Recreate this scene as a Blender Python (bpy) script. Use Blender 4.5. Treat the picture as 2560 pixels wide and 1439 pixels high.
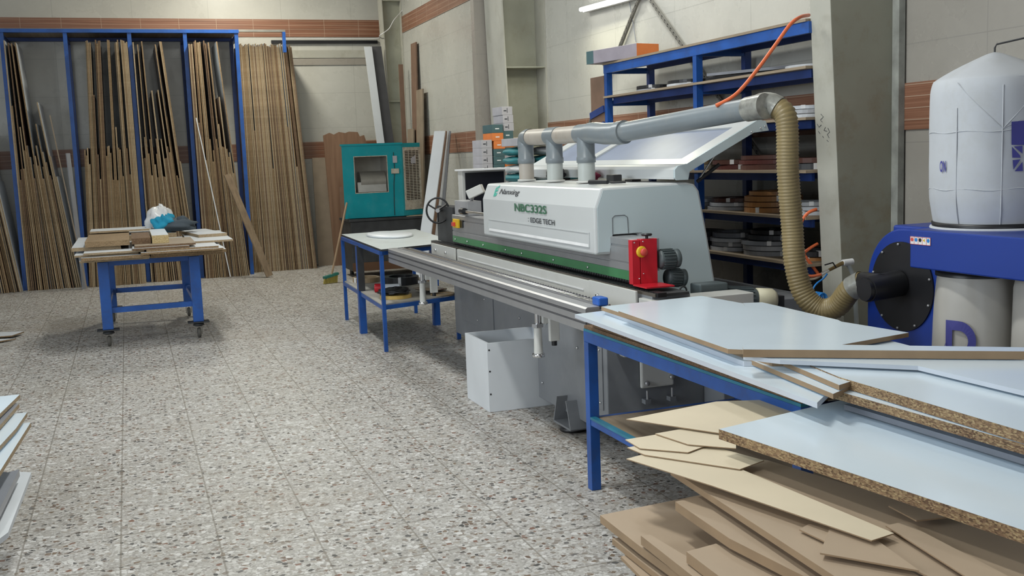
import bpy, bmesh, math, random
from mathutils import Vector, Matrix
random.seed(7)
for o in list(bpy.data.objects): bpy.data.objects.remove(o)
SC = bpy.context.scene
COL = SC.collection
# ---------------------------------------------------------------- camera
FPX, PITCH, YAW, ROLL, CH = 2649.94, 0.1247, 0.34297, -0.03701, 1.65
_cy, _sy, _cp, _sp = math.cos(YAW), math.sin(YAW), math.cos(PITCH), math.sin(PITCH)
FW = Vector((_sy*_cp, _cy*_cp, -_sp)); _rt = Vector((_cy, -_sy, 0)); _up = _rt.cross(FW)
RT = math.cos(ROLL)*_rt + math.sin(ROLL)*_up
UP = -math.sin(ROLL)*_rt + math.cos(ROLL)*_up
EYE = Vector((0, 0, CH))
cam_data = bpy.data.cameras.new('camera'); cam = bpy.data.objects.new('camera', cam_data); COL.objects.link(cam)
cam_data.sensor_width = 36; cam_data.lens = FPX/2560*36; cam_data.clip_start = 0.05; cam_data.clip_end = 100
M = Matrix((RT, UP, -FW)).transposed().to_4x4(); M.translation = EYE
cam.matrix_world = M
SC.camera = cam
SC.view_settings.view_transform = 'Standard'; SC.view_settings.look = 'None'
SC.view_settings.gamma = 1; SC.view_settings.use_curve_mapping = False
SC.view_settings.exposure = 0.0
# ---------------------------------------------------------------- world and large lights
W = bpy.data.worlds.new('world'); SC.world = W; W.use_nodes = True
W.node_tree.nodes['Background'].inputs[0].default_value = (0.62, 0.72, 0.85, 1)
W.node_tree.nodes['Background'].inputs[1].default_value = 0.5
def area(name, loc, target, sx, sy, power, col=(1, 1, 1)):
    l = bpy.data.lights.new(name, 'AREA'); l.shape = 'RECTANGLE'; l.size = sx; l.size_y = sy
    l.energy = power; l.color = col
    o = bpy.data.objects.new(name, l); COL.objects.link(o); o.location = loc
    o.rotation_euler = (Vector(target)-Vector(loc)).to_track_quat('-Z', 'Y').to_euler()
    return o
DAY = (0.86, 0.93, 1.0); TUBE = (0.98, 1.0, 0.965)
area('daylight_side_window', (-6.3, 3.5, 3.0), (3, 4.5, 0.8), 5.0, 2.4, 190, DAY)
area('daylight_door', (-1.0, -5.2, 2.2), (1.5, 6, 1.0), 4.0, 3.2, 70, DAY)
UNSEEN_LAMPS = (('rear', 1.7, 15.3, 4.9, 118, (1, .97, .84)), ('middle', 1.0, 9.8, 4.6, 72, TUBE), ('front', 0.7, 4.4, 4.6, 98, TUBE), ('machine', 3.0, 7.2, 4.6, 50, TUBE), ('near', -1.6, 1.6, 4.6, 55, TUBE))
for nm, x, y, z, pw, cl_ in UNSEEN_LAMPS:
    area('tube_light_'+nm, (x, y, z-.05), (x, y, 0), 0.3, 1.3, pw, cl_)  # overhead lamps added out of view; the rear one follows the trolley's shadow
area('tube_light_wall', (4.05, 8.95, 3.0), (3.0, 8.95, 1.9), 0.9, 0.06, 14, (1, 0.97, 0.72))
# ---------------------------------------------------------------- helpers
def ray(px, py): return FW + RT*((px-1280)/FPX) - UP*((py-719.5)/FPX)
def at(px, py, ax, v):
    d = ray(px, py); i = 'xyz'.index(ax); t = (v-EYE[i])/d[i]; return EYE + d*t
BASE = {}
class MB:
    def __init__(s): s.v = []; s.f = []; s.m = []; s.s = []
    def add(s, vs, fs, m=0, smooth=False):
        b = len(s.v); s.v += [Vector(v) for v in vs]
        for k, f in enumerate(fs):
            s.f.append([b+i for i in f]); s.m.append(m[k] if isinstance(m, (list, tuple)) else m); s.s.append(smooth)
        return s
    def box(s, x0, x1, y0, y1, z0, z1, m=0):
        return s.add([(x0,y0,z0),(x1,y0,z0),(x1,y1,z0),(x0,y1,z0),(x0,y0,z1),(x1,y0,z1),(x1,y1,z1),(x0,y1,z1)],
                     [(3,2,1,0),(4,5,6,7),(0,1,5,4),(1,2,6,5),(2,3,7,6),(3,0,4,7)], m)
    def bar(s, a, b, w, h, m=0, up=(0,0,1)):
        a, b = Vector(a), Vector(b); d = (b-a).normalized(); u = Vector(up)
        if abs(d.dot(u)) > .97: u = Vector((1,0,0))
        r = d.cross(u).normalized(); u = r.cross(d)
        vs = [p + r*(i*w/2) + u*(j*h/2) for p in (a, b) for i, j in ((-1,-1),(1,-1),(1,1),(-1,1))]
        return s.add(vs, [(0,1,2,3),(7,6,5,4),(0,4,5,1),(1,5,6,2),(2,6,7,3),(3,7,4,0)], m)
    def prism(s, poly, ax, a, b, m=0, side=None):
        # poly: 2D points in the plane normal to ax
        def P(p, t):
            return {'x': (t, p[0], p[1]), 'y': (p[0], t, p[1]), 'z': (p[0], p[1], t)}[ax]
        n = len(poly); vs = [P(p, a) for p in poly] + [P(p, b) for p in poly]
        ar = sum(poly[i][0]*poly[(i+1) % n][1]-poly[(i+1) % n][0]*poly[i][1] for i in range(n))
        fs = [tuple(range(n)), tuple(range(2*n-1, n-1, -1))] + [(i, i+n, (i+1) % n+n, (i+1) % n) for i in range(n)]
        flip = (ar > 0) ^ (ax == 'y')
        if b < a: flip = not flip
        if not flip: fs = [tuple(reversed(f)) for f in fs]; 
        fs = [tuple(reversed(f)) for f in fs] if flip else [tuple(reversed(f)) for f in fs]
        sm = m if side is None else side
        s.add(vs, fs, [m, m]+[sm]*n); return s
    def tube(s, path, r, seg=10, m=0, cap=True):
        pts = [Vector(p) for p in path]; n = len(pts); rs = r if isinstance(r, (list, tuple)) else [r]*n
        vs = []; u = None
        for i, p in enumerate(pts):
            d = (pts[min(i+1, n-1)]-pts[max(i-1, 0)]).normalized()
            if u is None:
                u = Vector((0,0,1)) if abs(d.z) < .9 else Vector((1,0,0))
            u = (u - d*u.dot(d)).normalized(); w = d.cross(u)
            for k in range(seg):
                a = 2*math.pi*k/seg; vs.append(p + (u*math.cos(a)+w*math.sin(a))*rs[i])
        fs = [(i*seg+k, i*seg+(k+1) % seg, (i+1)*seg+(k+1) % seg, (i+1)*seg+k) for i in range(n-1) for k in range(seg)]
        s.add(vs, fs, m, True)
        if cap: s.add(vs[:seg], [tuple(reversed(range(seg)))], m); s.add(vs[-seg:], [tuple(range(seg))], m)
        return s
    def lathe(s, prof, c, axis=(0,0,1), seg=28, m=0, sx=1, sy=1, smooth=True, closed=False):
        ax = Vector(axis).normalized(); u = Vector((1,0,0)) if abs(ax.x) < .9 else Vector((0,1,0))
        u = (u-ax*u.dot(ax)).normalized(); w = ax.cross(u); c = Vector(c); n = len(prof)
        vs = [c + ax*h + (u*math.cos(2*math.pi*k/seg)*sx+w*math.sin(2*math.pi*k/seg)*sy)*r for r, h in prof for k in range(seg)]
        rng = range(n if closed else n-1)
        fs = [(i*seg+k, i*seg+(k+1) % seg, ((i+1) % n)*seg+(k+1) % seg, ((i+1) % n)*seg+k) for i in rng for k in range(seg)]
        return s.add(vs, fs, m, smooth)
    def build(s, name, mats, parent=None, bevel=0, subsurf=0, solid=0, **tags):
        if not isinstance(mats, (list, tuple)): mats = [mats]
        if parent is not None: base = BASE[parent.name]
        else:
            n = len(s.v); base = Vector((sum(v.x for v in s.v)/n, sum(v.y for v in s.v)/n, min(v.z for v in s.v)))
        me = bpy.data.meshes.new(name); me.from_pydata([tuple(v-base) for v in s.v], [], s.f)
        for mt in mats: me.materials.append(mt)
        me.polygons.foreach_set('material_index', s.m); me.polygons.foreach_set('use_smooth', s.s)
        bm = bmesh.new(); bm.from_mesh(me); bmesh.ops.recalc_face_normals(bm, faces=bm.faces); bm.to_mesh(me); bm.free()
        me.update()
        o = bpy.data.objects.new(name, me); COL.objects.link(o)
        if parent is not None: o.parent = parent
        else: o.location = base
        BASE[o.name] = base
        if solid: md = o.modifiers.new('solid', 'SOLIDIFY'); md.thickness = solid
        if bevel: md = o.modifiers.new('bevel', 'BEVEL'); md.width = bevel; md.segments = 2; md.limit_method = 'ANGLE'
        if subsurf: md = o.modifiers.new('sub', 'SUBSURF'); md.levels = subsurf; md.render_levels = subsurf
        for k, v in tags.items(): o[k] = v
        return o
def thing(name, label, cat, loc, group=None):
    o = bpy.data.objects.new(name, None); COL.objects.link(o); o.location = loc; o.empty_display_size = .1
    o['label'] = label; o['category'] = cat
    if group: o['group'] = group
    BASE[o.name] = Vector(loc); return o
def tags(label, cat, group=None):
    d = dict(label=label, category=cat)
    if group: d['group'] = group
    return d
def text(s, p0, p1, h, up, mat, parent, name, shear=0, bold=0, extrude=.0012, lift=.001):
    # text from p0 to p1 (baseline), height h
    cu = bpy.data.curves.new('t', 'FONT'); cu.body = s; cu.size = 1; cu.extrude = 0; cu.offset = bold; cu.shear = shear
    t = bpy.data.objects.new('t', cu); COL.objects.link(t)
    me = bpy.data.meshes.new_from_object(t); bpy.data.objects.remove(t)
    xs = [v.co.x for v in me.vertices]; ys = [v.co.y for v in me.vertices]
    x0, x1, y0, y1 = min(xs), max(xs), min(ys), max(ys)
    p0, p1 = Vector(p0), Vector(p1); U = Vector(up).normalized(); D = p1-p0; N = D.cross(U).normalized()
    mb = MB(); n = len(me.vertices)
    def T(v, k): return p0 + D*((v.x-x0)/(x1-x0)) + U*(h*(v.y-y0)/(y1-y0)) + N*(lift+k*extrude)
    fs = [tuple(p.vertices) for p in me.polygons]
    mb.add([T(v.co, 1) for v in me.vertices], fs)
    return mb.build(name, mat, parent)
# ---------------------------------------------------------------- materials
def nt(name):
    m = bpy.data.materials.new(name); m.use_nodes = True; t = m.node_tree
    return m, t, t.nodes['Principled BSDF']
def node(t, typ, **kw):
    n = t.nodes.new(typ)
    for k, v in kw.items():
        if k in n.inputs: n.inputs[k].default_value = v
        else: setattr(n, k, v)
    return n
def ramp(t, fac, stops, interp='LINEAR'):
    r = t.nodes.new('ShaderNodeValToRGB'); r.color_ramp.interpolation = interp
    e = r.color_ramp.elements
    while len(e) < len(stops): e.new(.5)
    for i, (p, c) in enumerate(stops): e[i].position = p; e[i].color = (*c, 1) if len(c) == 3 else c
    t.links.new(fac, r.inputs[0]); return r.outputs[0]
def mixc(t, fac, a, b, mode='MIX'):
    n = t.nodes.new('ShaderNodeMix'); n.data_type = 'RGBA'; n.blend_type = mode
    for sock, v in ((n.inputs[0], fac), (n.inputs[6], a), (n.inputs[7], b)):
        if hasattr(v, 'is_output') or isinstance(v, bpy.types.NodeSocket): t.links.new(v, sock)
        elif isinstance(v, (int, float)): sock.default_value = v
        else: sock.default_value = (*v, 1)
    return n.outputs[2]
def math_(t, op, a, b=0.0, c=0.0):
    n = t.nodes.new('ShaderNodeMath'); n.operation = op
    for i, v in enumerate((a, b, c)):
        if isinstance(v, bpy.types.NodeSocket): t.links.new(v, n.inputs[i])
        else: n.inputs[i].default_value = v
    return n.outputs[0]
def bump(t, b, h, st=.2, dist=.002):
    n = t.nodes.new('ShaderNodeBump'); n.inputs['Strength'].default_value = st; n.inputs['Distance'].default_value = dist
    t.links.new(h, n.inputs['Height']); t.links.new(n.outputs[0], b.inputs['Normal'])
def pmat(name, c, rough=.5, metal=0, var=.12, scale=6, bmp=0, bscale=80, coat=0, dirt=None, dirt_amt=.4):
    m, t, b = nt(name); tc = node(t, 'ShaderNodeTexCoord')
    nz = node(t, 'ShaderNodeTexNoise', Scale=scale, Detail=6.0); t.links.new(tc.outputs['Object'], nz.inputs['Vector'])
    lo = tuple(x*(1-var) for x in c); hi = tuple(min(1, x*(1+var)) for x in c)
    col = ramp(t, nz.outputs[0], [(.3, lo), (.7, hi)])
    if dirt:
        n2 = node(t, 'ShaderNodeTexNoise', Scale=scale*2.3, Detail=9.0, Roughness=.7); t.links.new(tc.outputs['Object'], n2.inputs['Vector'])
        f = ramp(t, n2.outputs[0], [(.5, (0,0,0)), (.72, (dirt_amt,)*3)]); col = mixc(t, f, col, dirt)
    t.links.new(col, b.inputs['Base Color']); b.inputs['Roughness'].default_value = rough; b.inputs['Metallic'].default_value = metal
    b.inputs['Coat Weight'].default_value = coat
    if bmp:
        n3 = node(t, 'ShaderNodeTexNoise', Scale=bscale, Detail=4.0); t.links.new(tc.outputs['Object'], n3.inputs['Vector'])
        bump(t, b, n3.outputs[0], bmp)
    return m
def chipmat(name, cols, scale=140, rough=.85):
    m, t, b = nt(name); tc = node(t, 'ShaderNodeTexCoord')
    mp = node(t, 'ShaderNodeMapping'); mp.inputs['Scale'].default_value = (1, 1, 2.2); t.links.new(tc.outputs['Object'], mp.inputs[0])
    v = node(t, 'ShaderNodeTexVoronoi', Scale=scale); t.links.new(mp.outputs[0], v.inputs['Vector'])
    nz = node(t, 'ShaderNodeTexNoise', Scale=5.0, Detail=3.0); t.links.new(tc.outputs['Object'], nz.inputs['Vector'])
    sx = node(t, 'ShaderNodeSeparateColor'); t.links.new(v.outputs['Color'], sx.inputs[0])
    n = len(cols); col = ramp(t, sx.outputs[0], [(i/n, c) for i, c in enumerate(cols)], 'CONSTANT')
    col = mixc(t, .35, col, ramp(t, nz.outputs[0], [(.35, tuple(x*.6 for x in cols[0])), (.65, cols[-1])]), 'MIX')
    t.links.new(col, b.inputs['Base Color']); b.inputs['Roughness'].default_value = rough
    bump(t, b, v.outputs['Distance'], .5, .002); return m
def woodmat(name, a, c, rough=.6, axis=2, sc=14):
    m, t, b = nt(name); tc = node(t, 'ShaderNodeTexCoord'); mp = node(t, 'ShaderNodeMapping')
    s = [sc, sc, sc]; s[axis] = .8; mp.inputs['Scale'].default_value = s; t.links.new(tc.outputs['Object'], mp.inputs[0])
    nz = node(t, 'ShaderNodeTexNoise', Scale=1.5, Detail=8.0, Roughness=.65); t.links.new(mp.outputs[0], nz.inputs['Vector'])
    t.links.new(ramp(t, nz.outputs[0], [(.3, a), (.7, c)]), b.inputs['Base Color']); b.inputs['Roughness'].default_value = rough
    bump(t, b, nz.outputs[0], .15); return m
def wall_tile(name, base=(.55, .54, .49)):
    m, t, b = nt(name); geo = node(t, 'ShaderNodeNewGeometry'); sp = node(t, 'ShaderNodeSeparateXYZ'); t.links.new(geo.outputs['Position'], sp.inputs[0])
    n1 = node(t, 'ShaderNodeTexNoise', Scale=.8, Detail=8.0, Roughness=.65); t.links.new(geo.outputs['Position'], n1.inputs['Vector'])
    n2 = node(t, 'ShaderNodeTexNoise', Scale=3.2, Detail=7.0, Roughness=.6, Distortion=.3); t.links.new(geo.outputs['Position'], n2.inputs['Vector'])
    c = ramp(t, n1.outputs[0], [(.3, tuple(x*.86 for x in base)), (.7, tuple(min(1, x*1.12) for x in base))])
    c = mixc(t, ramp(t, n2.outputs[0], [(.45, (0,0,0)), (.8, (.30,)*3)]), c, tuple(x*.80 for x in base))
    def joint(sock, off, pitch, w):
        a = math_(t, 'FRACT', math_(t, 'DIVIDE', math_(t, 'ADD', sock, off), pitch))
        return math_(t, 'LESS_THAN', a, w/pitch)
    j = math_(t, 'MAXIMUM', joint(sp.outputs[2], .03, .555, .006), joint(math_(t, 'ADD', sp.outputs[0], sp.outputs[1]), .2, 1.11, .006))
    c = mixc(t, math_(t, 'MULTIPLY', j, .35), c, (.2, .2, .18))
    t.links.new(c, b.inputs['Base Color'])
    t.links.new(math_(t, 'ADD', math_(t, 'MULTIPLY', n2.outputs[0], .35), .12), b.inputs['Roughness'])
    bump(t, b, math_(t, 'SUBTRACT', n2.outputs[0], j), .05, .001); return m
def band_tile(name):
    m, t, b = nt(name); geo = node(t, 'ShaderNodeNewGeometry'); sp = node(t, 'ShaderNodeSeparateXYZ'); t.links.new(geo.outputs['Position'], sp.inputs[0])
    mp = node(t, 'ShaderNodeMapping'); mp.inputs['Scale'].default_value = (1.2, 1.2, 90); t.links.new(geo.outputs['Position'], mp.inputs[0])
    nz = node(t, 'ShaderNodeTexNoise', Scale=1.0, Detail=5.0); t.links.new(mp.outputs[0], nz.inputs['Vector'])
    c = ramp(t, nz.outputs[0], [(.3, (.19, .085, .05)), (.5, (.27, .125, .075)), (.72, (.36, .19, .12))])
    a = math_(t, 'FRACT', math_(t, 'DIVIDE', math_(t, 'ADD', sp.outputs[2], .018), .066)); j1 = math_(t, 'LESS_THAN', a, .07)
    q = math_(t, 'FRACT', math_(t, 'DIVIDE', math_(t, 'ADD', math_(t, 'ADD', sp.outputs[0], sp.outputs[1]), 2.32), .555)); j2 = math_(t, 'LESS_THAN', q, .012)
    c = mixc(t, math_(t, 'MULTIPLY', math_(t, 'MAXIMUM', j1, j2), .75), c, (.50, .38, .28))
    t.links.new(c, b.inputs['Base Color']); b.inputs['Roughness'].default_value = .35; return m
def terrazzo():
    m, t, b = nt('terrazzo_tile'); geo = node(t, 'ShaderNodeNewGeometry'); sp = node(t, 'ShaderNodeSeparateXYZ'); P = geo.outputs['Position']; t.links.new(P, sp.inputs[0])
    nd = node(t, 'ShaderNodeTexNoise', Scale=60.0, Detail=3.0); t.links.new(P, nd.inputs['Vector'])
    mv = node(t, 'ShaderNodeMix'); mv.data_type = 'VECTOR'; mv.inputs[0].default_value = .012; t.links.new(P, mv.inputs[4]); t.links.new(nd.outputs['Color'], mv.inputs[5])
    big = node(t, 'ShaderNodeTexNoise', Scale=.9, Detail=6.0); t.links.new(P, big.inputs['Vector'])
    c = ramp(t, big.outputs[0], [(.35, (.34, .325, .295)), (.65, (.43, .415, .39))])
    def chips(scale, thr, cols, c, edge):
        v = node(t, 'ShaderNodeTexVoronoi', Scale=scale, Randomness=1.0); t.links.new(mv.outputs[1], v.inputs['Vector'])
        s = node(t, 'ShaderNodeSeparateColor'); t.links.new(v.outputs['Color'], s.inputs[0])
        e = node(t, 'ShaderNodeTexVoronoi', Scale=scale, Randomness=1.0, feature='DISTANCE_TO_EDGE'); t.links.new(mv.outputs[1], e.inputs['Vector'])
        fac = math_(t, 'MULTIPLY', math_(t, 'GREATER_THAN', s.outputs[0], thr), math_(t, 'GREATER_THAN', e.outputs['Distance'], edge))
        n = len(cols); cc = ramp(t, s.outputs[1], [(i/n, q) for i, q in enumerate(cols)], 'CONSTANT')
        return mixc(t, fac, c, cc)
    c = chips(95, .35, [(.48, .465, .44), (.36, .345, .32), (.52, .51, .49), (.27, .255, .235)], c, .03)
    c = chips(42, .62, [(.54, .53, .50), (.34, .31, .27), (.60, .59, .57), (.24, .21, .18), (.40, .38, .35)], c, .08)
    c = chips(44, .83, [(.06, .058, .055), (.13, .085, .06), (.10, .097, .092), (.18, .13, .09), (.08, .068, .06), (.19, .10, .07), (.12, .115, .11)], c, .10)
    st = node(t, 'ShaderNodeTexNoise', Scale=.55, Detail=9.0, Roughness=.7); t.links.new(P, st.inputs['Vector'])
    c = mixc(t, ramp(t, st.outputs[0], [(.52, (0,0,0)), (.75, (.5,)*3)]), c, (.27, .22, .16))
    def joint(sock, off, w):
        a = math_(t, 'FRACT', math_(t, 'DIVIDE', math_(t, 'ADD', sock, off), .41)); return math_(t, 'LESS_THAN', a, w/.41)
    wob = math_(t, 'MULTIPLY', nd.outputs[0], .004)
    jx = math_(t, 'MULTIPLY', joint(math_(t, 'ADD', sp.outputs[0], wob), 4.25, .008), .6)
    jy = math_(t, 'MULTIPLY', joint(math_(t, 'ADD', sp.outputs[1], wob), -.89+.41*3, .010), .6)
    c = mixc(t, math_(t, 'MAXIMUM', jx, jy), c, (.16, .14, .11))
    t.links.new(c, b.inputs['Base Color'])
    t.links.new(math_(t, 'ADD', math_(t, 'MULTIPLY', big.outputs[0], .3), .36), b.inputs['Roughness']); b.inputs['Specular IOR Level'].default_value = .35
    return m
def emis(name, c, s):
    m, t, b = nt(name); b.inputs['Base Color'].default_value = (*c, 1); b.inputs['Emission Color'].default_value = (*c, 1); b.inputs['Emission Strength'].default_value = s; return m
m_floor = terrazzo(); m_wall = wall_tile('marbled_wall_tile'); m_wall2 = wall_tile('taupe_wall_tile', (.34, .31, .27)); m_band = band_tile('brown_striped_tile')
m_ceil = pmat('ceiling_paint', (.6, .6, .58), .9)
m_col = pmat('column_paint', (.40, .40, .32), .55, var=.12, scale=2.5, bmp=.05, dirt=(.28, .25, .17), dirt_amt=.5)
m_col2 = pmat('column_paint_light', (.45, .44, .38), .55, var=.1, scale=2.5, dirt=(.30, .27, .2), dirt_amt=.4)
m_plast = pmat('patchy_plaster', (.30, .305, .275), .9, var=.3, scale=9, bmp=.4, bscale=30)
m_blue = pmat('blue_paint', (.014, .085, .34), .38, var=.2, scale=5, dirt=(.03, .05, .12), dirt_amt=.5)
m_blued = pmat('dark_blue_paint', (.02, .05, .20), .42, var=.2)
m_teal = pmat('teal_trim', (.02, .17, .26), .45, var=.2)
m_dark = pmat('dark_steel', (.045, .047, .05), .55, metal=.3, var=.3, bmp=.1)
m_black = pmat('black_plastic', (.012, .012, .014), .4, var=.2)
m_rubber = pmat('grey_rubber', (.10, .095, .085), .8, var=.2)
m_white = pmat('white_laminate', (.70, .80, .88), .18, var=.02, scale=3)
m_whiteb = pmat('white_laminate_matte', (.68, .71, .74), .35, var=.05, scale=3)
m_wedge = pmat('white_edge_band', (.52, .56, .62), .35, var=.04)
m_greyl = pmat('grey_laminate', (.24, .25, .28), .35, var=.08)
m_chip = chipmat('chipboard_edge', [(.10, .055, .028), (.22, .13, .07), (.34, .22, .12), (.16, .09, .05), (.46, .34, .18), (.27, .17, .085), (.33, .23, .12)], 135)
m_chipf = chipmat('chipboard_edge_fine', [(.20, .13, .065), (.30, .205, .11), (.37, .26, .15), (.24, .16, .085)], 120)
m_chipd = chipmat('chipboard_edge_brown', [(.12, .07, .038), (.19, .115, .062), (.24, .155, .085), (.15, .09, .05)], 120)
m_chipl = chipmat('chipboard_edge_pale', [(.30, .22, .13), (.38, .29, .18), (.45, .35, .23), (.34, .25, .15)], 120)
m_chipy = chipmat('chipboard_edge_yellow', [(.50, .38, .18), (.62, .50, .27), (.70, .58, .34), (.45, .33, .16)], 120)
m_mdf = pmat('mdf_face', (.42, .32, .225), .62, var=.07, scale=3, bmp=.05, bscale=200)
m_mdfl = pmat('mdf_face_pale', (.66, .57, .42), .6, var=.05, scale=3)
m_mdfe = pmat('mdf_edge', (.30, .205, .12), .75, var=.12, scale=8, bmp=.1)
m_cream = pmat('machine_white', (.60, .60, .57), .32, var=.03, scale=2, dirt=(.42, .40, .34), dirt_amt=.25)
m_hood = pmat('hood_white', (.60, .62, .62), .3, var=.02, scale=2)
m_end = pmat('hood_end_white', (.55, .64, .66), .22, var=.02, scale=2)
m_gbody = pmat('machine_grey', (.20, .21, .225), .45, var=.08, scale=3, dirt=(.3, .3, .3), dirt_amt=.25)
m_alu = pmat('aluminium_profile', (.42, .42, .43), .4, metal=.65, var=.06, scale=8)
m_alud = pmat('profile_groove', (.10, .10, .11), .5, metal=.4)
m_chrome = pmat('chrome', (.75, .76, .78), .15, metal=1, var=.02)
m_green = pmat('green_guard', (.055, .21, .085), .35, var=.1, scale=5)
m_textg = pmat('green_lettering', (.05, .16, .09), .5); m_textt = pmat('teal_lettering', (.08, .42, .33), .5)
m_textk = pmat('dark_lettering', (.03, .035, .045), .5); m_textw = pmat('white_lettering', (.75, .75, .75), .6)
m_textb = pmat('violet_lettering', (.06, .06, .28), .6)
m_red = pmat('red_paint', (.55, .012, .025), .35, var=.08); m_yel = pmat('yellow_plastic', (.75, .48, .02), .4)
m_redk = pmat('red_button', (.62, .07, .05), .4)
m_ltgreen = pmat('cooler_teal', (.002, .29, .34), .3, var=.08, scale=4, dirt=(.25, .4, .4), dirt_amt=.12)
m_rust = pmat('louvre_cream', (.50, .46, .38), .6, var=.15, scale=10, dirt=(.2, .1, .04), dirt_amt=.8)
m_galv = pmat('galvanised_sheet', (.30, .29, .26), .35, metal=.5, var=.15)
m_pvc = pmat('grey_pvc', (.20, .23, .25), .35, var=.06, scale=4, dirt=(.3, .29, .26), dirt_amt=.3)
m_pvcl = pmat('beige_pvc', (.44, .40, .35), .4, var=.08, scale=4, dirt=(.35, .27, .2), dirt_amt=.5)
m_pvcw = pmat('pale_pvc', (.45, .48, .46), .4, var=.06)
m_tape = pmat('silver_tape', (.34, .34, .31), .3, metal=.3, var=.3, scale=25, bmp=.5, bscale=60)
m_hose = pmat('ribbed_hose', (.25, .19, .088), .42, var=.12, scale=5)
m_orange = pmat('orange_hose', (.80, .17, .06), .4, var=.1); m_bluec = pmat('blue_air_hose', (.02, .22, .60), .35)
m_beige = pmat('beige_hose', (.55, .47, .34), .5)
m_brownl = woodmat('brown_laminate', (.17, .09, .05), (.26, .15, .09)); m_brown2 = pmat('brown_board', (.20, .12, .08), .55)
m_tan = pmat('tan_board', (.27, .21, .15), .6); m_greyb = pmat('dark_grey_board', (.075, .075, .08), .5)
m_ply = woodmat('shelf_board', (.24, .18, .12), (.34, .27, .19), .7, axis=1)
m_bag = pmat('white_fabric', (.50, .52, .55), .85, var=.06, scale=3, bmp=.25, bscale=14, dirt=(.42, .42, .40), dirt_amt=.4)
m_film = pmat('translucent_bag', (.46, .44, .40), .35, var=.08, scale=2, bmp=.3, bscale=7)
m_dblue = pmat('collector_blue', (.010, .040, .27), .32, var=.05, scale=3)
m_cardw = pmat('grey_carton', (.42, .41, .44), .6); m_cardo = pmat('orange_carton', (.68, .20, .05), .55); m_cardt = pmat('teal_carton', (.06, .12, .13), .55)
m_kraft = pmat('cardboard', (.45, .36, .25), .8)
m_tealb = pmat('teal_bag', (.03, .20, .22), .55, var=.2); m_redc = pmat('maroon_cloth', (.16, .015, .04), .9)
m_window = pmat('acrylic_window', (.24, .28, .38), .42, var=.05)
m_screen = pmat('black_screen', (.012, .014, .02), .18)
m_plasw = pmat('white_plastic_film', (.62, .62, .62), .3, bmp=.6, bscale=30); m_cyan = pmat('cyan_cloth', (.01, .26, .42), .8, bmp=.5, bscale=25); m_slate = pmat('slate_cloth', (.055, .07, .085), .85, bmp=.5, bscale=18)
m_tubeon = emis('lit_tube', (1, 1, .95), 9); m_sky = emis('bright_window', (.80, .90, 1.0), 3.0)
m_motor = pmat('motor_grey', (.08, .10, .105), .45, var=.12); m_fan = pmat('cream_fan_cover', (.62, .58, .42), .5)
# ================================================================ THE SETTING
XW, YB, XL, YR, ZC = 4.25, 17.3, -6.6, -5.6, 5.2
MB().box(XL-.2, XW+.2, YR-.2, YB+.2, -.1, 0).build('floor', m_floor, kind='structure')
MB().box(XL-.2, XW+.2, YR-.2, YB+.2, ZC, ZC+.1).build('ceiling', m_ceil, kind='structure')
MB().box(XL, XW, YB, YB+.15, 0, ZC).build('wall_back', m_wall, kind='structure')
MB().box(XW, XW+.15, 5.2, YB+.15, 0, ZC).build('wall_right', m_wall, kind='structure')
m_wall3 = wall_tile('dusty_wall_tile', (.36, .335, .295))  # darker taupe tile for the near stretch of this wall
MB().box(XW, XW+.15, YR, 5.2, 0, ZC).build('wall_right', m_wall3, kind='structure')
w = MB(); 
for y0, y1, z0, z1 in ((YR, 1, 0, ZC), (1, 6, 0, 1.8), (1, 6, 4.2, ZC), (6, 12.4, 0, ZC), (12.4, 14.4, 2.6, ZC), (12.4, 14.4, 0, .3), (14.4, YB, 0, ZC)): w.box(XL-.15, XL, y0, y1, z0, z1)
w.build('wall_left', m_wall, kind='structure')
MB().box(XL-.15, XL-.12, 1, 6, 1.8, 4.2).build('window_1', m_sky, kind='structure')
MB().box(XL-.15, XL-.12, 12.4, 14.4, .3, 2.6).build('window_2', m_sky, kind='structure')
w = MB()
for x0, x1, z0, z1 in ((XL, -3, 0, ZC), (1, XW, 0, ZC), (-3, 1, 3.8, ZC)): w.box(x0, x1, YR-.15, YR, z0, z1)
w.build('wall_rear', m_wall, kind='structure')
for y0, y1, n in ((12.93, YB-.01, 1), (7.5, 10.3, 2)): pass
MB().box(XL, XW-.012, YB-.012, YB, 3.63, 3.90).build('trim_1', m_band, kind='structure')
MB().box(XL, XW-.012, YB-.012, YB, 1.71, 1.975).build('trim_2', m_band, kind='structure')
MB().box(XW-.012, XW, -2, YB-.013, 3.61, 3.86).build('trim_3', m_band, kind='structure')
MB().box(XW-.012, XW, -2, YB-.013, 1.71, 1.975).build('trim_4', m_band, kind='structure')
# pale ledge + dark conduit rail on the back wall, right of the rack
MB().box(2.3, 4.0, YB-.03, YB-.0125, 3.30, 3.42).build('trim_5', m_col2, kind='structure')
b = MB().box(2.3, 4.0, YB-.05, YB-.013, 3.525, 3.575)
b.build('cable_trunking', m_black, **tags('thin dark horizontal cable trunking strip on back wall right of rack', 'trunking'))
MB().box(2.3, 4.0, YB-.02, YB-.0125, 3.19, 3.295).build('trim_11', m_wall2, kind='structure')
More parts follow.
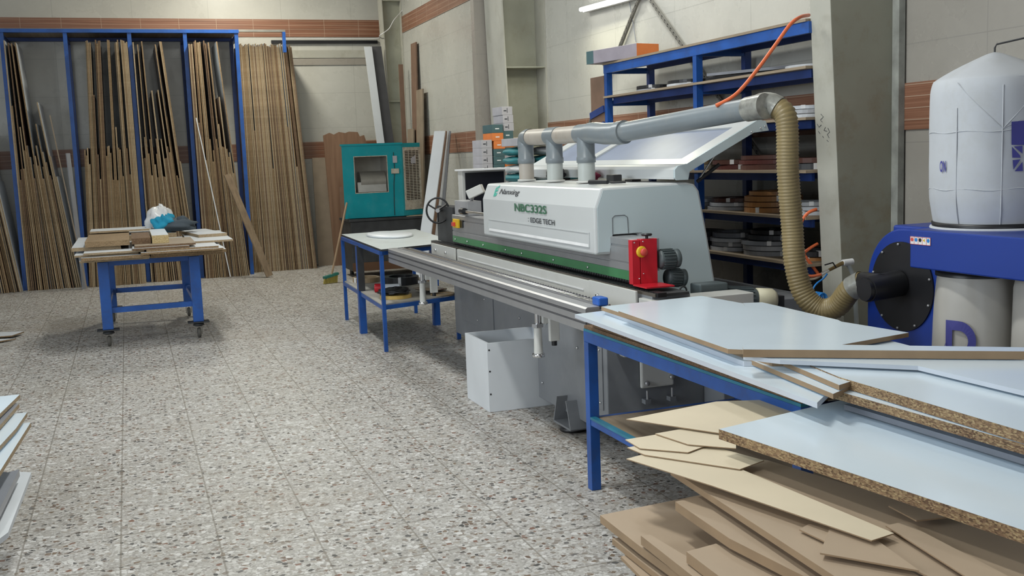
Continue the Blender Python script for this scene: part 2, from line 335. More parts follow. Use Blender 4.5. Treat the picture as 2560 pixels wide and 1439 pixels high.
# tiled pilaster behind second column
MB().box(3.66, XW-.013, 11.15, 11.26, 0, ZC).build('trim_6', m_wall2, kind='structure')  # darker tile colour stands in for shade on its near face
def column(n, y0, y1, xin0, xin1, mat, matf):
    # tapered I-column: two flanges and a web; xin0 at floor, xin1 at ceiling
    fw = .012
    def yx(z): return xin0+(xin1-xin0)*z/ZC
    mb = MB(); ym = (y0+y1)/2
    mb.add([(yx(0), y0, 0), (yx(ZC), y0, ZC), (yx(ZC), y1, ZC), (yx(0), y1, 0), (yx(0)+.015, y0, 0), (yx(ZC)+.015, y0, ZC), (yx(ZC)+.015, y1, ZC), (yx(0)+.015, y1, 0)],
           [(0,1,2,3),(7,6,5,4),(0,4,5,1),(1,5,6,2),(2,6,7,3),(3,7,4,0)], 1)
    mb.box(XW-.015, XW-.001, y0, y1, 0, ZC, 1)
    mb.add([(yx(0)+.015, ym-.006, 0), (XW-.016, ym-.006, 0), (XW-.016, ym-.006, ZC), (yx(ZC)+.015, ym-.006, ZC), (yx(0)+.015, ym+.006, 0), (XW-.016, ym+.006, 0), (XW-.016, ym+.006, ZC), (yx(ZC)+.015, ym+.006, ZC)],
           [(0,1,2,3),(7,6,5,4),(0,4,5,1),(1,5,6,2),(2,6,7,3),(3,7,4,0)], 0)
    for z in (1.5, 2.55, 4.1): mb.box(yx(z)+.016, XW-.016, y0+.01, ym-.007, z, z+.012, 0); 
    mb.build('trim_%d' % n, [mat, matf], kind='structure')
column(7, 16.55, 16.80, 4.02, 3.90, m_col, m_col2)
column(8, 10.55, 11.10, 3.84, 3.72, m_col, m_col2)
# third column: boxed, faces flush
mb = MB(); y0, y1 = 5.10, 5.29
def bx3(z): return 3.90-.105*z/2.0
for xa, xb, ya, yb in ((0, .0, y0, y1),): pass
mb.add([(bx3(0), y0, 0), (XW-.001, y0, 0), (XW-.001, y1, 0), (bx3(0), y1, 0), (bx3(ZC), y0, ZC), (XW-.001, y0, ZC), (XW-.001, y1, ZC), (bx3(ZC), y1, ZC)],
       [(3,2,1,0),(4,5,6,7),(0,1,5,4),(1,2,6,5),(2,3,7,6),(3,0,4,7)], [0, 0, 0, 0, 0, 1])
mb.build('trim_9', [pmat('dusty_column_paint', (.30, .295, .235), .55, var=.12, scale=2.0, dirt=(.24, .19, .12), dirt_amt=.7), m_col2], bevel=.004, kind='structure')  # darker, browner mottled paint on every face except the inner one
mb = MB().box(4.195, XW-.013, 5.04, 5.098, 0, ZC); mb.build('trim_10', m_plast, kind='structure')
# ================================================================ BLUE SHEET RACK
def leanmesh(x, yf, depth, L, t, s, side, zadj=0):
    # x: foot of the outer face; s: tan of lean; side=+1 leans towards -X, -1 towards +X
    th = math.atan(s); c, sn = math.cos(th), math.sin(th)
    P = [(0, 0), (-sn*L, c*L), (-sn*L-t*c, c*L-t*sn), (-t*c, -t*sn)]
    zz = t*sn+.001
    pts = [(x+side*p[0], p[1]+zz) for p in P]
    return pts
NB = [0]; SHEETS = []
def pack(x0, side, width, gaps, shorts, seq, yf, bay, depth=.92):
    NZ = 75; dz = 3.7/NZ
    prof = [x0]*NZ; xb = x0; i = 0
    t0 = [.016, .018, .017, .016]
    while abs(xb-x0) < width:
        t = t0[i % 4]; gap = random.choice(gaps)
        kind = seq[i % len(seq)] if isinstance(seq, str) else 'l'
        L = {'l': random.uniform(3.40, 3.46), 'm': random.choice(shorts)+random.uniform(-.05, .05), 's': random.choice((1.55, 1.75, 1.9))+random.uniform(-.06, .06)}[kind]
        xb = prof[0] + side*(t+gap)
        smax = 0
        for k in range(1, NZ):
            z = k*dz
            if z > L: break
            s_ = side*(xb-prof[k])-t*1.02
            smin = -s_/z
            need = (side*(xb-prof[k])-t*1.02)/z
            smax = need if k == 1 else min(smax, need)
        s = max(0.0, smax)
        y = yf+random.uniform(-.012, .012)+(.06 if random.random() < .1 else 0)
        poly = leanmesh(xb, y, depth, L, t, s, side)
        th = math.atan(s)
        r = random.random()
        em = m_chipf if r < .45 else (m_chipd if r < .72 else m_chipl)
        fm = m_whiteb if random.random() < .35 else (m_brown2 if random.random() < .5 else m_greyl)
        if kind == 'w': em = m_whiteb
        nm = {'l': 'full-height', 'm': 'mid-height', 's': 'short'}[kind]; tn = {m_chipf.name: 'tan', m_chipd.name: 'dark brown', m_chipl.name: 'pale'}[em.name]
        mb = MB(); mb.prism(poly, 'y', y, y+depth, 0)
        # faces of the sheet (long outer sides) carry the laminate
        mb.m = [0, 0, 1, 0, 1, 0]
        o = mb.build('chipboard_sheet', [em, fm], **tags('x', 'board'))
        NB[0] += 1; SHEETS.append((xb, o, (tn, nm, bay)))
        for k in range(NZ):
            z = k*dz
            if z <= L*math.cos(th)+.03: prof[k] = xb-side*s*z + side*.0015
        i += 1
B1, B2, B3, B4, B5 = 'far left rack bay', 'second rack bay', 'third rack bay', 'fourth rack bay', 'end bay'
pack(-1.44, 1, .715, (.001, .004, .012, .016, .008), [2.6, 2.3, 2.05], 'lmsslsmslmssslssmssmssssmsslsssmsssssmssss', 16.27, B1)
pack(.155, -1, .755, (.0005, .001, .003, .007), [2.7, 2.2, 1.95], 'lllllsmlllsmsmsllssmmsllllssmllllsmsssmsssss', 16.17, B2)
pack(.225, 1, .665, (.001, .003, .008, .012), [2.75, 2.35, 2.05], 'lssmlssmlsssmmssmssmsslmssllsssmssmsssmsssss', 16.24, B3)
pack(.985, 1, .635, (.001, .002, .006, .009), [2.65, 2.3, 2.0], 'lllmllslllmssllmslmssmsssslmssssmsssslssmsss', 16.25, B4)
pack(1.715, 1, .98, (.001, .002, .006, .009), [2.5, 2.2], 'llllllllmlllllllllllslllllllllllllmlllslllllllmsllslll', 16.62, B5, .60)
pack(-2.24, 1, .74, (.001, .004, .012, .016, .008), [2.2, 2.0], 'smsmsssmssssssmsssss', 16.2, 'leftmost cut-off bay')
ORD = ['first', 'second', 'third', 'fourth', 'fifth', 'sixth', 'seventh', 'eighth', 'ninth', 'tenth', 'eleventh', 'twelfth', 'thirteenth', 'fourteenth', 'fifteenth', 'sixteenth', 'seventeenth', 'eighteenth', 'nineteenth', 'twentieth'] + ['%dth' % k for k in range(21, 60)]
seen = {}
for x_, o_, key in sorted(SHEETS, key=lambda q: q[0]):
    k_ = seen.get(key, 0); seen[key] = k_+1
    o_['label'] = '%s %s chipboard sheet, %s such from left in %s' % (key[0], key[1], ORD[k_], key[2])
    o_['group'] = 'chipboard sheets leaning in the %s' % key[2]
rk = thing('sheet_rack', 'tall blue steel rack with dividing posts holding chipboard sheets at back wall', 'rack', (.1, 16.8, 0))
pw = .028
for x in (-2.27, -1.47, -.66, .19, .955, 1.685):
    MB().box(x-pw, x+pw*.9 if x != .19 else x+pw, 16.40, 16.46, .0, 3.58).build('post', m_blue, rk)
for x in (-2.27, -1.47, -.66, .19, .955, 1.685):
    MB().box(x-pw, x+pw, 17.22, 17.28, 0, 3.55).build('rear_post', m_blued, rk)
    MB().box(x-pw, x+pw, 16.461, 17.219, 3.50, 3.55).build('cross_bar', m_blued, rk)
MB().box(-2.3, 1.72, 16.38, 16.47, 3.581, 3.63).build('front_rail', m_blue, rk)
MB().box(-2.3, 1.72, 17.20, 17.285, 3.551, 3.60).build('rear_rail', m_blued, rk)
MB().box(1.72, 2.40, 16.38, 16.45, 3.60, 3.63).build('side_rail', m_galv, rk)
MB().box(2.355, 2.40, 16.38, 16.45, 3.30, 3.60).build('hanging_bracket', m_blue, rk)
MB().box(-2.3, 1.70, 16.48, 17.28, 3.605, 3.622).build('top_panel', m_ply, rk)
MB().box(-2.3, .85, 16.42, 16.47, 3.632, 3.645).build('top_strip', m_tan, rk)
mb = MB().bar((-.66, 16.9, .9), (-.66, 16.9, 1.6), .02, .1); 
# thin singles leaning near the racks
def plank(name, a, b, w, th, mat, lab, cat='board', dirw=(0,1,0), em=None, group=None):
    a, b = Vector(a), Vector(b); d = (b-a).normalized(); wv = Vector(dirw); wv = (wv-d*wv.dot(d)).normalized(); n = d.cross(wv)
    mb = MB(); vs = [p+wv*(i*w/2)+n*(j*th/2) for p in (a, b) for i, j in ((-1,-1),(1,-1),(1,1),(-1,1))]
    mb.add(vs, [(0,1,2,3),(7,6,5,4),(0,4,5,1),(1,5,6,2),(2,6,7,3),(3,7,4,0)], [1, 1, 0, 1, 0, 1])
    return mb.build(name, [mat, em or mat], **tags(lab, cat, group))
plank('grey_sheet', (-.675, 16.03, .0), (-.74, 16.03, 1.9), .10, .012, m_greyl, 'thin grey sheet standing upright just left of the second bay stack', dirw=(.5, 1, 0))
plank('thin_strip', (-.64, 15.88, .02), (-.92, 15.93, 2.42), .05, .012, m_tan, 'thin tan strip leaning from floor against the second rack post')
plank('wooden_plank', (1.86, 15.75, .02), (1.38, 16.02, 1.52), .11, .022, woodmat('raw_plank', (.16, .11, .07), (.30, .22, .14)), 'short worn wooden plank leaning diagonally before the fourth bay', dirw=(1, .5, .1))
plank('white_strip', (1.33, 16.08, .02), (1.01, 16.12, 2.35), .014, .012, m_whiteb, 'narrow bright white edge strip leaning over the fourth bay stack', dirw=(1, 0, 0))
# ---------------- things standing by the back wall right of rack
mb = MB().box(2.78, 3.12, 16.95, 16.97, 0, 1.72); mb.build('cream_board', m_tan, **tags('plain beige board standing against back wall beside rack end', 'board'))
# brown laminate with torn top
top = [(2.95, 2.06), (3.05, 2.10), (3.12, 2.07), (3.2, 2.11), (3.3, 2.09), (3.36, 2.11), (3.5, 2.10), (3.53, 2.03), (3.60, 2.05), (3.62, 1.98)]
poly = [(3.02, 0), (3.66, 0), (3.63, 1.9)] + top[::-1]
MB().prism(poly, 'y', 16.80, 16.83).build('laminate_sheet', m_brownl, **tags('tall brown wood laminate panel with torn top edge behind the cooler', 'board'))
MB().box(3.12, 3.5, 16.60, 16.62, 0, 1.25).build('laminate_sheet', m_brown2, **tags('shorter red-brown board standing before the torn brown panel', 'board'))
def tall(xb, xt, y, z1, w, th, mat, lab, z0=0.0, em=None):
    poly = [(xb, z0), (xb+w, z0), (xt+w, z1), (xt, z1)]
    return MB().prism(poly, 'y', y, y+th, 0, 1).build('offcut_board', [mat, em or mat], **tags(lab, 'board'))
tall(3.88, 3.60, 16.45, 3.39, .12, .02, m_whiteb, 'tall narrow white board leaning in the room corner')
tall(4.00, 3.71, 16.50, 3.40, .17, .02, m_greyb, 'tall dark grey board leaning beside the tall white one in corner', em=m_brown2)
tall(4.08, 4.08, 16.25, 3.10, .07, .02, m_brown2, 'narrow brown board standing upright in front of corner column')
def wallboard(y, w, z1, mat, lab, x=4.22, th=.02, lean=.1, dy=0):
    # board leaning against the right wall, its face towards the room
    mb = MB(); vs = []
    for z, xx in ((0.0, x-lean), (z1, x)):
        k = dy if z else 0
        vs += [(xx-th, y+k, z), (xx, y+k, z), (xx, y+w+k, z), (xx-th, y+w+k, z)]
    mb.add(vs, [(3,2,1,0),(4,5,6,7),(0,1,5,4),(1,2,6,5),(2,3,7,6),(3,0,4,7)])
    return mb.build('offcut_board', mat, **tags(lab, 'board'))
wallboard(15.62, .30, 3.37, m_brown2, 'tallest brown board leaning on right wall near corner')
wallboard(15.25, .36, 2.66, m_tan, 'tan board leaning on right wall right of the tallest brown one', x=4.19)
wallboard(15.6, .35, 2.10, m_tan, 'wide short tan board leaning on right wall above the cooler', x=4.14, dy=.1)
# white planks between cooler and machine
for i, (dx, mt, lb) in enumerate(((0, m_whiteb, 'broad white plank leaning on wall right of the cooler'), (.075, m_brownl, 'brown plank sandwiched between white planks right of the cooler'),
                                  (.10, m_whiteb, 'narrower white plank leaning right of the brown plank'), (.15, m_greyl, 'grey-edged thin plank, rightmost of those leaning by the cooler'))):
    tpt = at([1100, 1110, 1116, 1123][i], 328, 'y', [13.6, 13.75, 13.85, 13.95][i]); a = at([1068, 1082, 1092, 1104][i], 560, 'y', [13.3, 13.4, 13.5, 13.6][i]); k_ = tpt.z/(tpt.z-a.z); a = tpt+(a-tpt)*k_
    plank('leaning_plank', a, tpt, [.16, .09, .07, .05][i], .02, mt, lb, dirw=(1, -.9, 0))
# ================================================================ BROOM
br = thing('broom', 'floor brush with long wooden handle leaning left of the teal cooler', 'broom', (2.52, 14.4, 0))
MB().tube([(2.53, 14.42, .09), (2.84, 14.62, 1.08)], .014, 10).build('handle', woodmat('broom_handle', (.3, .2, .12), (.42, .3, .19)), br)
mb = MB().bar((2.42, 14.38, .085), (2.63, 14.46, .125), .06, .035); mb.build('brush_head', pmat('green_brush', (.02, .16, .13), .5), br, bevel=.004)
mb = MB(); 
for i in range(10):
    for j in range(3):
        x = 2.43+i*.021; mb.tube([(x, 14.36+j*.02+i*.008, .075+i*.004), (x-.015, 14.35+j*.02+i*.008, .004)], [.006, .008], 5)
mb.build('bristles', pmat('yellow_bristle', (.42, .34, .08), .8), br)
# ================================================================ TEAL AIR COOLER ON DARK CABINET
cab = thing('steel_cabinet', 'low dark steel tank cabinet carrying the teal air cooler', 'cabinet', (3.42, 15.1, 0))
MB().box(2.9, 4.02, 14.75, 15.45, .10, .80).build('body', m_dark, cab, bevel=.01)
MB().box(2.88, 4.04, 14.73, 15.47, .80, .835).build('lid', m_dark, cab, bevel=.004)
MB().box(2.9, 4.02, 14.735, 14.749, .10, .22).build('kick_strip', pmat('rusty_strip', (.12, .06, .03), .8), cab)
for x in (3.0, 3.92):
    for y in (14.85, 15.35): MB().tube([(x, y, 0), (x, y, .1)], .03, 10).build('foot', m_black, cab)
mb = MB()
for k in range(5): mb.tube([(3.62+k*.05, 14.728, .62), (3.62+k*.05, 14.70, .62)], .015, 8)
mb.build('knob_row', m_black, cab)
ac = thing('air_cooler', 'teal metal evaporative air cooler with square fan opening and cream side louvre', 'air cooler', (3.4, 15.0, .84))
# footprint: front face from A to B, side louvre face from B to C
A, Bp, Cp, Dp = Vector((2.83, 14.75)), Vector((3.62, 14.35)), Vector((4.03, 14.95)), Vector((3.25, 15.38))
A, Bp, Cp, Dp = Vector((2.84, 14.80)), Vector((3.69, 14.80)), Vector((4.02, 15.00)), Vector((3.2, 15.42))
z0, z1 = .845, 1.875
def fpt(P, Q, u, z, off=0):
    d = (Q-P); n = Vector((d.y, -d.x)).normalized(); p = P+d*u+n*off; return (p.x, p.y, z)
def panelframe(mb, P, Q, za, zb, u0, u1, w0, w1, m=0, off=0):
    v = [fpt(P, Q, 0, za, off), fpt(P, Q, 1, za, off), fpt(P, Q, 1, zb, off), fpt(P, Q, 0, zb, off), fpt(P, Q, u0, w0, off), fpt(P, Q, u1, w0, off), fpt(P, Q, u1, w1, off), fpt(P, Q, u0, w1, off)]
    mb.add(v, [(0,1,5,4),(1,2,6,5),(2,3,7,6),(3,0,4,7)], m)
mb = MB(); panelframe(mb, A, Bp, z0, z1, .20, .745, 1.20, 1.70)
mb.add([fpt(Bp, Cp, 0, z0), fpt(Bp, Cp, 1, z0), fpt(Bp, Cp, 1, z1), fpt(Bp, Cp, 0, z1)], [(0,1,2,3)])
for P, Q in ((Cp, Dp), (Dp, A)): mb.add([fpt(P, Q, 0, z0), fpt(P, Q, 1, z0), fpt(P, Q, 1, z1), fpt(P, Q, 0, z1)], [(0,1,2,3)])
for z in (z0, z1): mb.add([(p.x, p.y, z) for p in (A, Bp, Cp, Dp)], [(0,1,2,3)])
body = mb.build('housing', m_ltgreen, ac)
mb = MB(); e = .012
for u0, u1, w0, w1 in ((.19, .2, 1.19, 1.71), (.745, .755, 1.19, 1.71), (.2, .745, 1.19, 1.2), (.2, .745, 1.70, 1.71)):
    a, b_ = fpt(A, Bp, u0, w0, .006), fpt(A, Bp, u1, w1, .006); mb.box(min(a[0], b_[0]), max(a[0], b_[0]), a[1], 14.80, w0, w1)
mb.build('opening_rim', m_rust, ac)
mb = MB()  # inner box lining of opening
X0, X1 = 2.84+.85*.20, 2.84+.85*.745; Y0 = 14.803; Y1 = 15.12
mb.add([(X0,Y0,1.2),(X1,Y0,1.2),(X1,Y0,1.7),(X0,Y0,1.7),(X0+.02,Y1,1.2),(X1-.02,Y1,1.2),(X1-.02,Y1,1.7),(X0+.02,Y1,1.7)], [(0,1,5,4),(1,2,6,5),(2,3,7,6),(3,0,4,7),(4,5,6,7)])
mb.build('duct_lining', m_galv, ac)
MB().tube([(X0+.09, 15.0, 1.33), (X1-.01, 15.0, 1.33)], .165, 36).build('blower_drum', m_galv, ac)
MB().prism([(14.815, 1.205), (14.90, 1.205), (14.86, 1.345), (14.845, 1.345)], 'x', X0+.04, X1-.015).build('scroll_plate', pmat('grey_scroll', (.42, .42, .40), .3, metal=.3), ac)
P2, Q2 = Bp+.07*(Cp-Bp), Bp+.97*(Cp-Bp)
mb = MB(); panelframe(mb, P2, Q2, z0+.08, z1-.06, .09, .91, z0+.21, z1-.11, 0, .012); mb.build('louvre_frame', m_rust, ac, solid=.01)
mb = MB()
for k in range(31):
    z = z0+.212+k*.0229
    mb.add([fpt(P2, Q2, .09, z, .013), fpt(P2, Q2, .91, z, .013), fpt(P2, Q2, .91, z+.010, .007), fpt(P2, Q2, .09, z+.010, .007)], [(0,1,2,3)])
for u in (.28, .49, .70): mb.add([fpt(P2, Q2, u, z0+.21, .0145), fpt(P2, Q2, u+.03, z0+.21, .0145), fpt(P2, Q2, u+.03, z1-.11, .0145), fpt(P2, Q2, u, z1-.11, .0145)], [(0,1,2,3)])
mb.build('louvre_slats', m_rust, ac)
mb = MB(); mb.add([fpt(P2, Q2, .08, z0+.20, .001), fpt(P2, Q2, .92, z0+.20, .001), fpt(P2, Q2, .92, z1-.10, .001), fpt(P2, Q2, .08, z1-.10, .001)], [(0,1,2,3)])
mb.build('cooling_pad', pmat('straw_pad', (.03, .018, .01), .95, bmp=.6), ac, label='dark brown straw pad')
mb = MB(); mb.add([fpt(Bp, Cp, .45, 1.58, .016), fpt(Bp, Cp, .7, 1.58, .016), fpt(Bp, Cp, .7, 1.70, .016), fpt(Bp, Cp, .45, 1.66, .016)], [(0,1,2,3)]); mb.build('paper_tag', m_cardw, ac, solid=.001)
MB().box(3.56, 3.62, 14.775, 14.80, 1.60, 1.70).build('switch_plate', m_cardw, ac, bevel=.003)
MB().box(3.53, 3.64, 14.77, 14.80, 1.45, 1.52).build('latch_plate', m_rust, ac, bevel=.003)
MB().tube([(3.575, 14.79, 1.75), (3.58, 14.785, 1.5), (3.56, 14.79, 1.3), (3.55, 14.79, 1.0), (3.55, 14.79, .86)], .005, 6).build('power_cord', m_black, ac)
mb = MB().box(2.82, 3.71, 14.785, 14.80, z1-.02, z1+.008); mb.build('top_lip', m_ltgreen, ac)
mb = MB(); mb.prism([(3.7, 14.72), (3.98, 14.74), (4.05, 14.9), (3.8, 14.9)], 'z', .836, .843); mb.build('cardboard_piece', m_kraft, **tags('scrap of brown cardboard sticking out under the air cooler', 'cardboard'))
# ================================================================ TROLLEY WITH OFFCUTS
tr = thing('board_trolley', 'blue steel work trolley on four swivel castors loaded with chipboard offcuts', 'trolley', (.13, 11.35, 0))
def leg(x, y):
    mb = MB(); mb.box(x-.048, x+.048, y-.048, y+.048, .165, .80); return mb.build('leg', m_blue, tr, bevel=.004)
feet = [(-.27, 10.58), (.55, 10.62), (-.25, 12.3), (.54, 12.25)]
for x, y in feet:
    l = leg(x, y)
    MB().box(x-.045, x+.045, y-.045, y+.045, .80, .822).build('cap', m_black, l)
    c = MB().box(x-.1, x+.1, y-.07, y+.07, .152, .164).build('castor_plate', m_dark, tr, bevel=.003)
    mb = MB().lathe([(.02, .152), (.045, .15), (.055, .125), (.03, .115), (.0, .115)], (x, y, 0), seg=16); mb.build('swivel', m_dark, c)
    f = MB(); 
    for s in (-1, 1): f.add([(x+s*.028-.003, y-.03, .125), (x+s*.028+.003, y-.03, .125), (x+s*.028+.003, y+.035, .125), (x+s*.028-.003, y+.035, .125), (x+s*.028-.003, y-.0, .035), (x+s*.028+.003, y-.0, .035), (x+s*.028+.003, y+.02, .035), (x+s*.028-.003, y+.02, .035)], [(3,2,1,0),(4,5,6,7),(0,1,5,4),(1,2,6,5),(2,3,7,6),(3,0,4,7)])
    f.build('fork', m_galv, c)
    MB().lathe([(.0, -.018), (.035, -.018), (.048, -.012), (.05, 0), (.048, .012), (.035, .018), (0, .018)], (x, y+.005, .051), axis=(1, 0, 0), seg=22).build('wheel', m_rubber, c)
for (x0, y0_), (x1, y1_) in ((feet[0], feet[1]), (feet[2], feet[3]), (feet[0], feet[2]), (feet[1], feet[3])):
    MB().bar((x0, y0_, .785), (x1, y1_, .785), .045, .05).build('top_rail', m_blue, tr)
for (p, q), z in (((feet[0], feet[1]), .34), ((feet[2], feet[3]), .34), ((feet[0], feet[2]), .34), ((feet[1], feet[3]), .34)):
    MB().bar((p[0], p[1], z), (q[0], q[1], z), .04, .05).build('stretcher', m_blue, tr)
def slabw(x0, x1, y0, y1, z, th, lab, mat=m_whiteb, em=m_chipf, rot=0, group=None, name='offcut_board'):
    cx, cy = (x0+x1)/2, (y0+y1)/2; c, s = math.cos(rot), math.sin(rot)
    poly = [(cx+(x-cx)*c-(y-cy)*s, cy+(x-cx)*s+(y-cy)*c) for x, y in ((x0, y0), (x1, y0), (x1, y1), (x0, y1))]
    return MB().prism(poly, 'z', z, z+th, 0, 1).build(name, [mat, em], **tags(lab, 'board', group))
T = .018; Z = .8235
trl = [(-.46, .14, 10.3, 12.3, 'lowest left chipboard sheet on the trolley', m_whiteb, m_chipl, 0), (.15, .80, 10.35, 12.3, 'lowest right chipboard sheet on the trolley', m_whiteb, m_chipf, 0)]
for x0, x1, y0, y1, lb, mt, em, r in trl: slabw(x0, x1, y0, y1, Z, T, lb, mt, em, r)
Z += T+.001
slabw(-.44, .145, 10.25, 12.2, Z, T*1.6, 'thick brown chipboard second from bottom left on the trolley', m_whiteb, m_chipf)
slabw(.155, .83, 10.3, 12.25, Z, T*1.6, 'thick chipboard second from bottom right on the trolley', m_whiteb, m_chipf)
Z += T*1.6+.001
slabw(-.50, .05, 10.35, 12.1, Z, T, 'white-topped board overhanging left side of the trolley', m_whiteb, m_chipl)
slabw(.07, .80, 10.2, 12.2, Z, T, 'board with chipped edge overhanging right side of the trolley', m_whiteb, m_chipf)
Z += T+.001
slabw(-.42, .10, 10.3, 12.0, Z, T, 'pale board in middle layers at left of the trolley load', m_whiteb, m_chipl)
slabw(.12, .76, 10.25, 12.0, Z, T, 'long brown-edged board in middle layers of the trolley load', m_whiteb, m_chipf)
Z += T+.001
slabw(-.53, -.10, 10.6, 12.2, Z, .034, 'thick light offcut with square end, leftmost on the trolley', m_whiteb, m_chipl)
slabw(.0, .50, 10.25, 11.6, Z, T, 'brown offcut lying near front centre of the trolley load', m_whiteb, m_chipd)
slabw(.52, .94, 10.75, 12.4, Z, T, 'large white board sticking out at right of the trolley', m_whiteb, m_chipl)
slabw(-.03, .45, 11.7, 12.5, Z, .06, 'white panel at the rear under the clothes bag', m_whiteb, m_chipl)
Z2 = Z+.035
slabw(-.41, -.02, 10.55, 12.0, Z2, .05, 'thick bundle-like chipboard offcut on left of the trolley', m_chipf, m_chipf)
slabw(.02, .56, 10.3, 11.2, Z+T+.001, T, 'thin brown strip across the front of the trolley load', m_tan, m_chipd)
slabw(-.40, .2, 11.75, 12.25, Z+.095, .02, 'flat white strip at back left of the trolley load', m_whiteb, m_chipl)
slabw(.0, .17, 10.55, 11.5, Z+.038, .055, 'dark brown chipboard block beside the bright yellow one', m_chipd, m_chipd)
slabw(.18, .33, 10.5, 11.6, Z+.038, .075, 'bright yellow chipboard block on top of the trolley load', m_whiteb, m_chipy)
slabw(.57, .86, 11.3, 12.3, Z+T+.001, .03, 'small white board on the right rear of the trolley load', m_whiteb, m_chipl, .15)
# bag of clothes on top
def blob(c, r, seed, amp=.25, seg=26, rings=14, flat=None):
    rnd = random.Random(seed); fr = [(rnd.uniform(2, 7), rnd.uniform(2, 7), rnd.uniform(0, 6)) for _ in range(6)]
    mb = MB(); vs = []
    for i in range(rings+1):
        th = math.pi*i/rings
        for k in range(seg):
            ph = 2*math.pi*k/seg
            n = 1+sum(math.sin(a*th+p)*math.cos(round(b_)*ph+p) for a, b_, p in fr)*amp/6*1.6
            z = math.cos(th)*r[2]*n
            if flat is not None: z = max(z, -flat)
            vs.append((c[0]+math.sin(th)*math.cos(ph)*r[0]*n, c[1]+math.sin(th)*math.sin(ph)*r[1]*n, c[2]+z))
    fs = [(i*seg+k, i*seg+(k+1) % seg, (i+1)*seg+(k+1) % seg, (i+1)*seg+k) for i in range(rings) for k in range(seg)]
    return mb.add(vs, fs, 0, True)
ZB = Z+.066
cl = thing('clothes_bag', 'bundle of clothes half in a clear plastic bag on top of trolley', 'bag', (.4, 11.9, ZB))
blob((.30, 11.95, ZB+.12), (.135, .13, .14), 3, .35, flat=.118).build('plastic_bag', m_plasw, cl)
blob((.345, 11.86, ZB+.085), (.13, .12, .09), 5, .5, flat=.084).build('cyan_cloth', m_cyan, cl, label='bright cyan cloth')
blob((.47, 11.84, ZB+.065), (.20, .15, .068), 9, .45, flat=.062).build('slate_jacket', m_slate, cl, label='dark slate grey jacket')
MB().bar((.28, 13.1, .012), (.42, 13.45, .012), .03, .02).build('wood_scrap', m_mdfl, **tags('small pale stick of wood lying on the floor behind trolley', 'wood scrap'))
# ================================================================ LEFT WORK TABLE
lt = thing('work_table', 'blue steel work table with white top at far end of machine', 'table', (2.4, 9.9, 0))
TOPP = [(1.985, 8.83), (2.74, 9.12), (2.89, 11.12), (2.06, 11.0)]
MB().prism([(x, y) for x, y in TOPP], 'z', .878, .895, 0, 1).build('tabletop', [pmat('worn_white_top', (.58, .62, .62), .35, var=.06, scale=4, dirt=(.4, .36, .3), dirt_amt=.35), m_dark], lt)
lg = {'a': (2.0, 8.90), 'b': (2.055, 10.93), 'c': (2.03, 9.98), 'd': (2.79, 10.08), 'e': (2.82, 11.0), 'f': (2.74, 9.16)}
for k, (x, y) in lg.items():
    r = .016 if k in 'abe' else .032
    if k == 'f': r = .016
    l = MB().box(x-r, x+r, y-r, y+r, .001, .84).build('leg', m_blue, lt)
for z, nm in ((.858, 'top_rail'), (.385, 'shelf_rail')):
    for p, q in (('a', 'f'), ('a', 'c'), ('c', 'b'), ('f', 'e'), ('b', 'e')):
        MB().bar((*lg[p], z), (*lg[q], z), .03, .035).build(nm, m_blue, lt)
MB().prism([(1.985, 8.9), (2.74, 9.18), (2.82, 11.02), (2.05, 10.95)], 'z', .404, .414).build('lower_shelf', pmat('dusty_shelf', (.40, .38, .34), .7, var=.15), lt)
MB().box(2.0, 2.06, 9.93, 9.97, .42, .85).build('side_strip', m_dark, lt, label='dark steel strip')
mb = MB(); mb.lathe([(0, .0), (.26, .0), (.27, .012), (.255, .024), (0, .026)], (2.42, 10.35, .896), seg=40, sx=.8, sy=1.6); mb.build('white_disc', m_whiteb, **tags('thin rounded white plastic piece lying on far work table', 'plastic piece'))
# items on lower shelf
def roll(c, R, r, h, mat, lab, tilt=0, group=None, band=True, sx=1.0, sy=1.0, cat='edge band roll', name='edge_band_roll'):
    t = thing(name, lab, cat, c, group)
    prof = [(R, 0), (R, h), (R-.004, h+.001), (R-.007, h-.002), (R-.012, h), (R-.018, h-.002), (R-.024, h), (R-.03, h-.002), (r, h), (r, 0)]
    ax = Vector((math.sin(tilt)*.7, -math.sin(tilt)*.7, math.cos(tilt))).normalized()
    MB().lathe(prof, c, axis=ax, seg=36, sx=sx, sy=sy, smooth=False, closed=True).build('coil', mat, t)
    if band and random.random() < .6:
        a = random.uniform(3.4, 4.6); d = Vector((math.cos(a)*sx, math.sin(a)*sy, 0)); p = Vector(c)+d*(R+.001); q = d.cross(Vector((0, 0, 1))).normalized()*.014
        o = Vector(c)+d*(r-.001)
        z1_ = Vector((0, 0, h+.0035)); z0_ = Vector((0, 0, .001)); L = [p-q+z0_, p+q+z0_, p+q+z1_, p-q+z1_, o+q+z1_, o-q+z1_]
        MB().add(L, [(0,1,2,3), (3,2,4,5)]).build('tape_tag', m_textw, t)
    return t
zs = .415
m_roll = {k: pmat('edge_band_'+k, c, .38, var=.08, scale=12) for k, c in dict(white=(.55, .57, .60), grey=(.25, .26, .28), lgrey=(.40, .41, .43), black=(.02, .02, .022), char=(.055, .058, .065), brown=(.10, .045, .035),
          maroon=(.11, .035, .03), honey=(.42, .20, .07), tan=(.36, .26, .15), yellow=(.62, .42, .12), cream=(.50, .46, .36)).items()}
roll((2.24, 10.72, zs), .14, .11, .045, m_roll['tan'], 'tan open band coil on lower shelf near the table left corner', sx=1, sy=1.2)
roll((2.50, 10.30, zs), .18, .12, .075, m_roll['black'], 'black coil with white tape tags on the far table lower shelf', sy=1.1)
roll((2.20, 9.28, zs), .15, .10, .03, m_roll['yellow'], 'yellow band coil under tools at front of lower shelf', sx=.95)
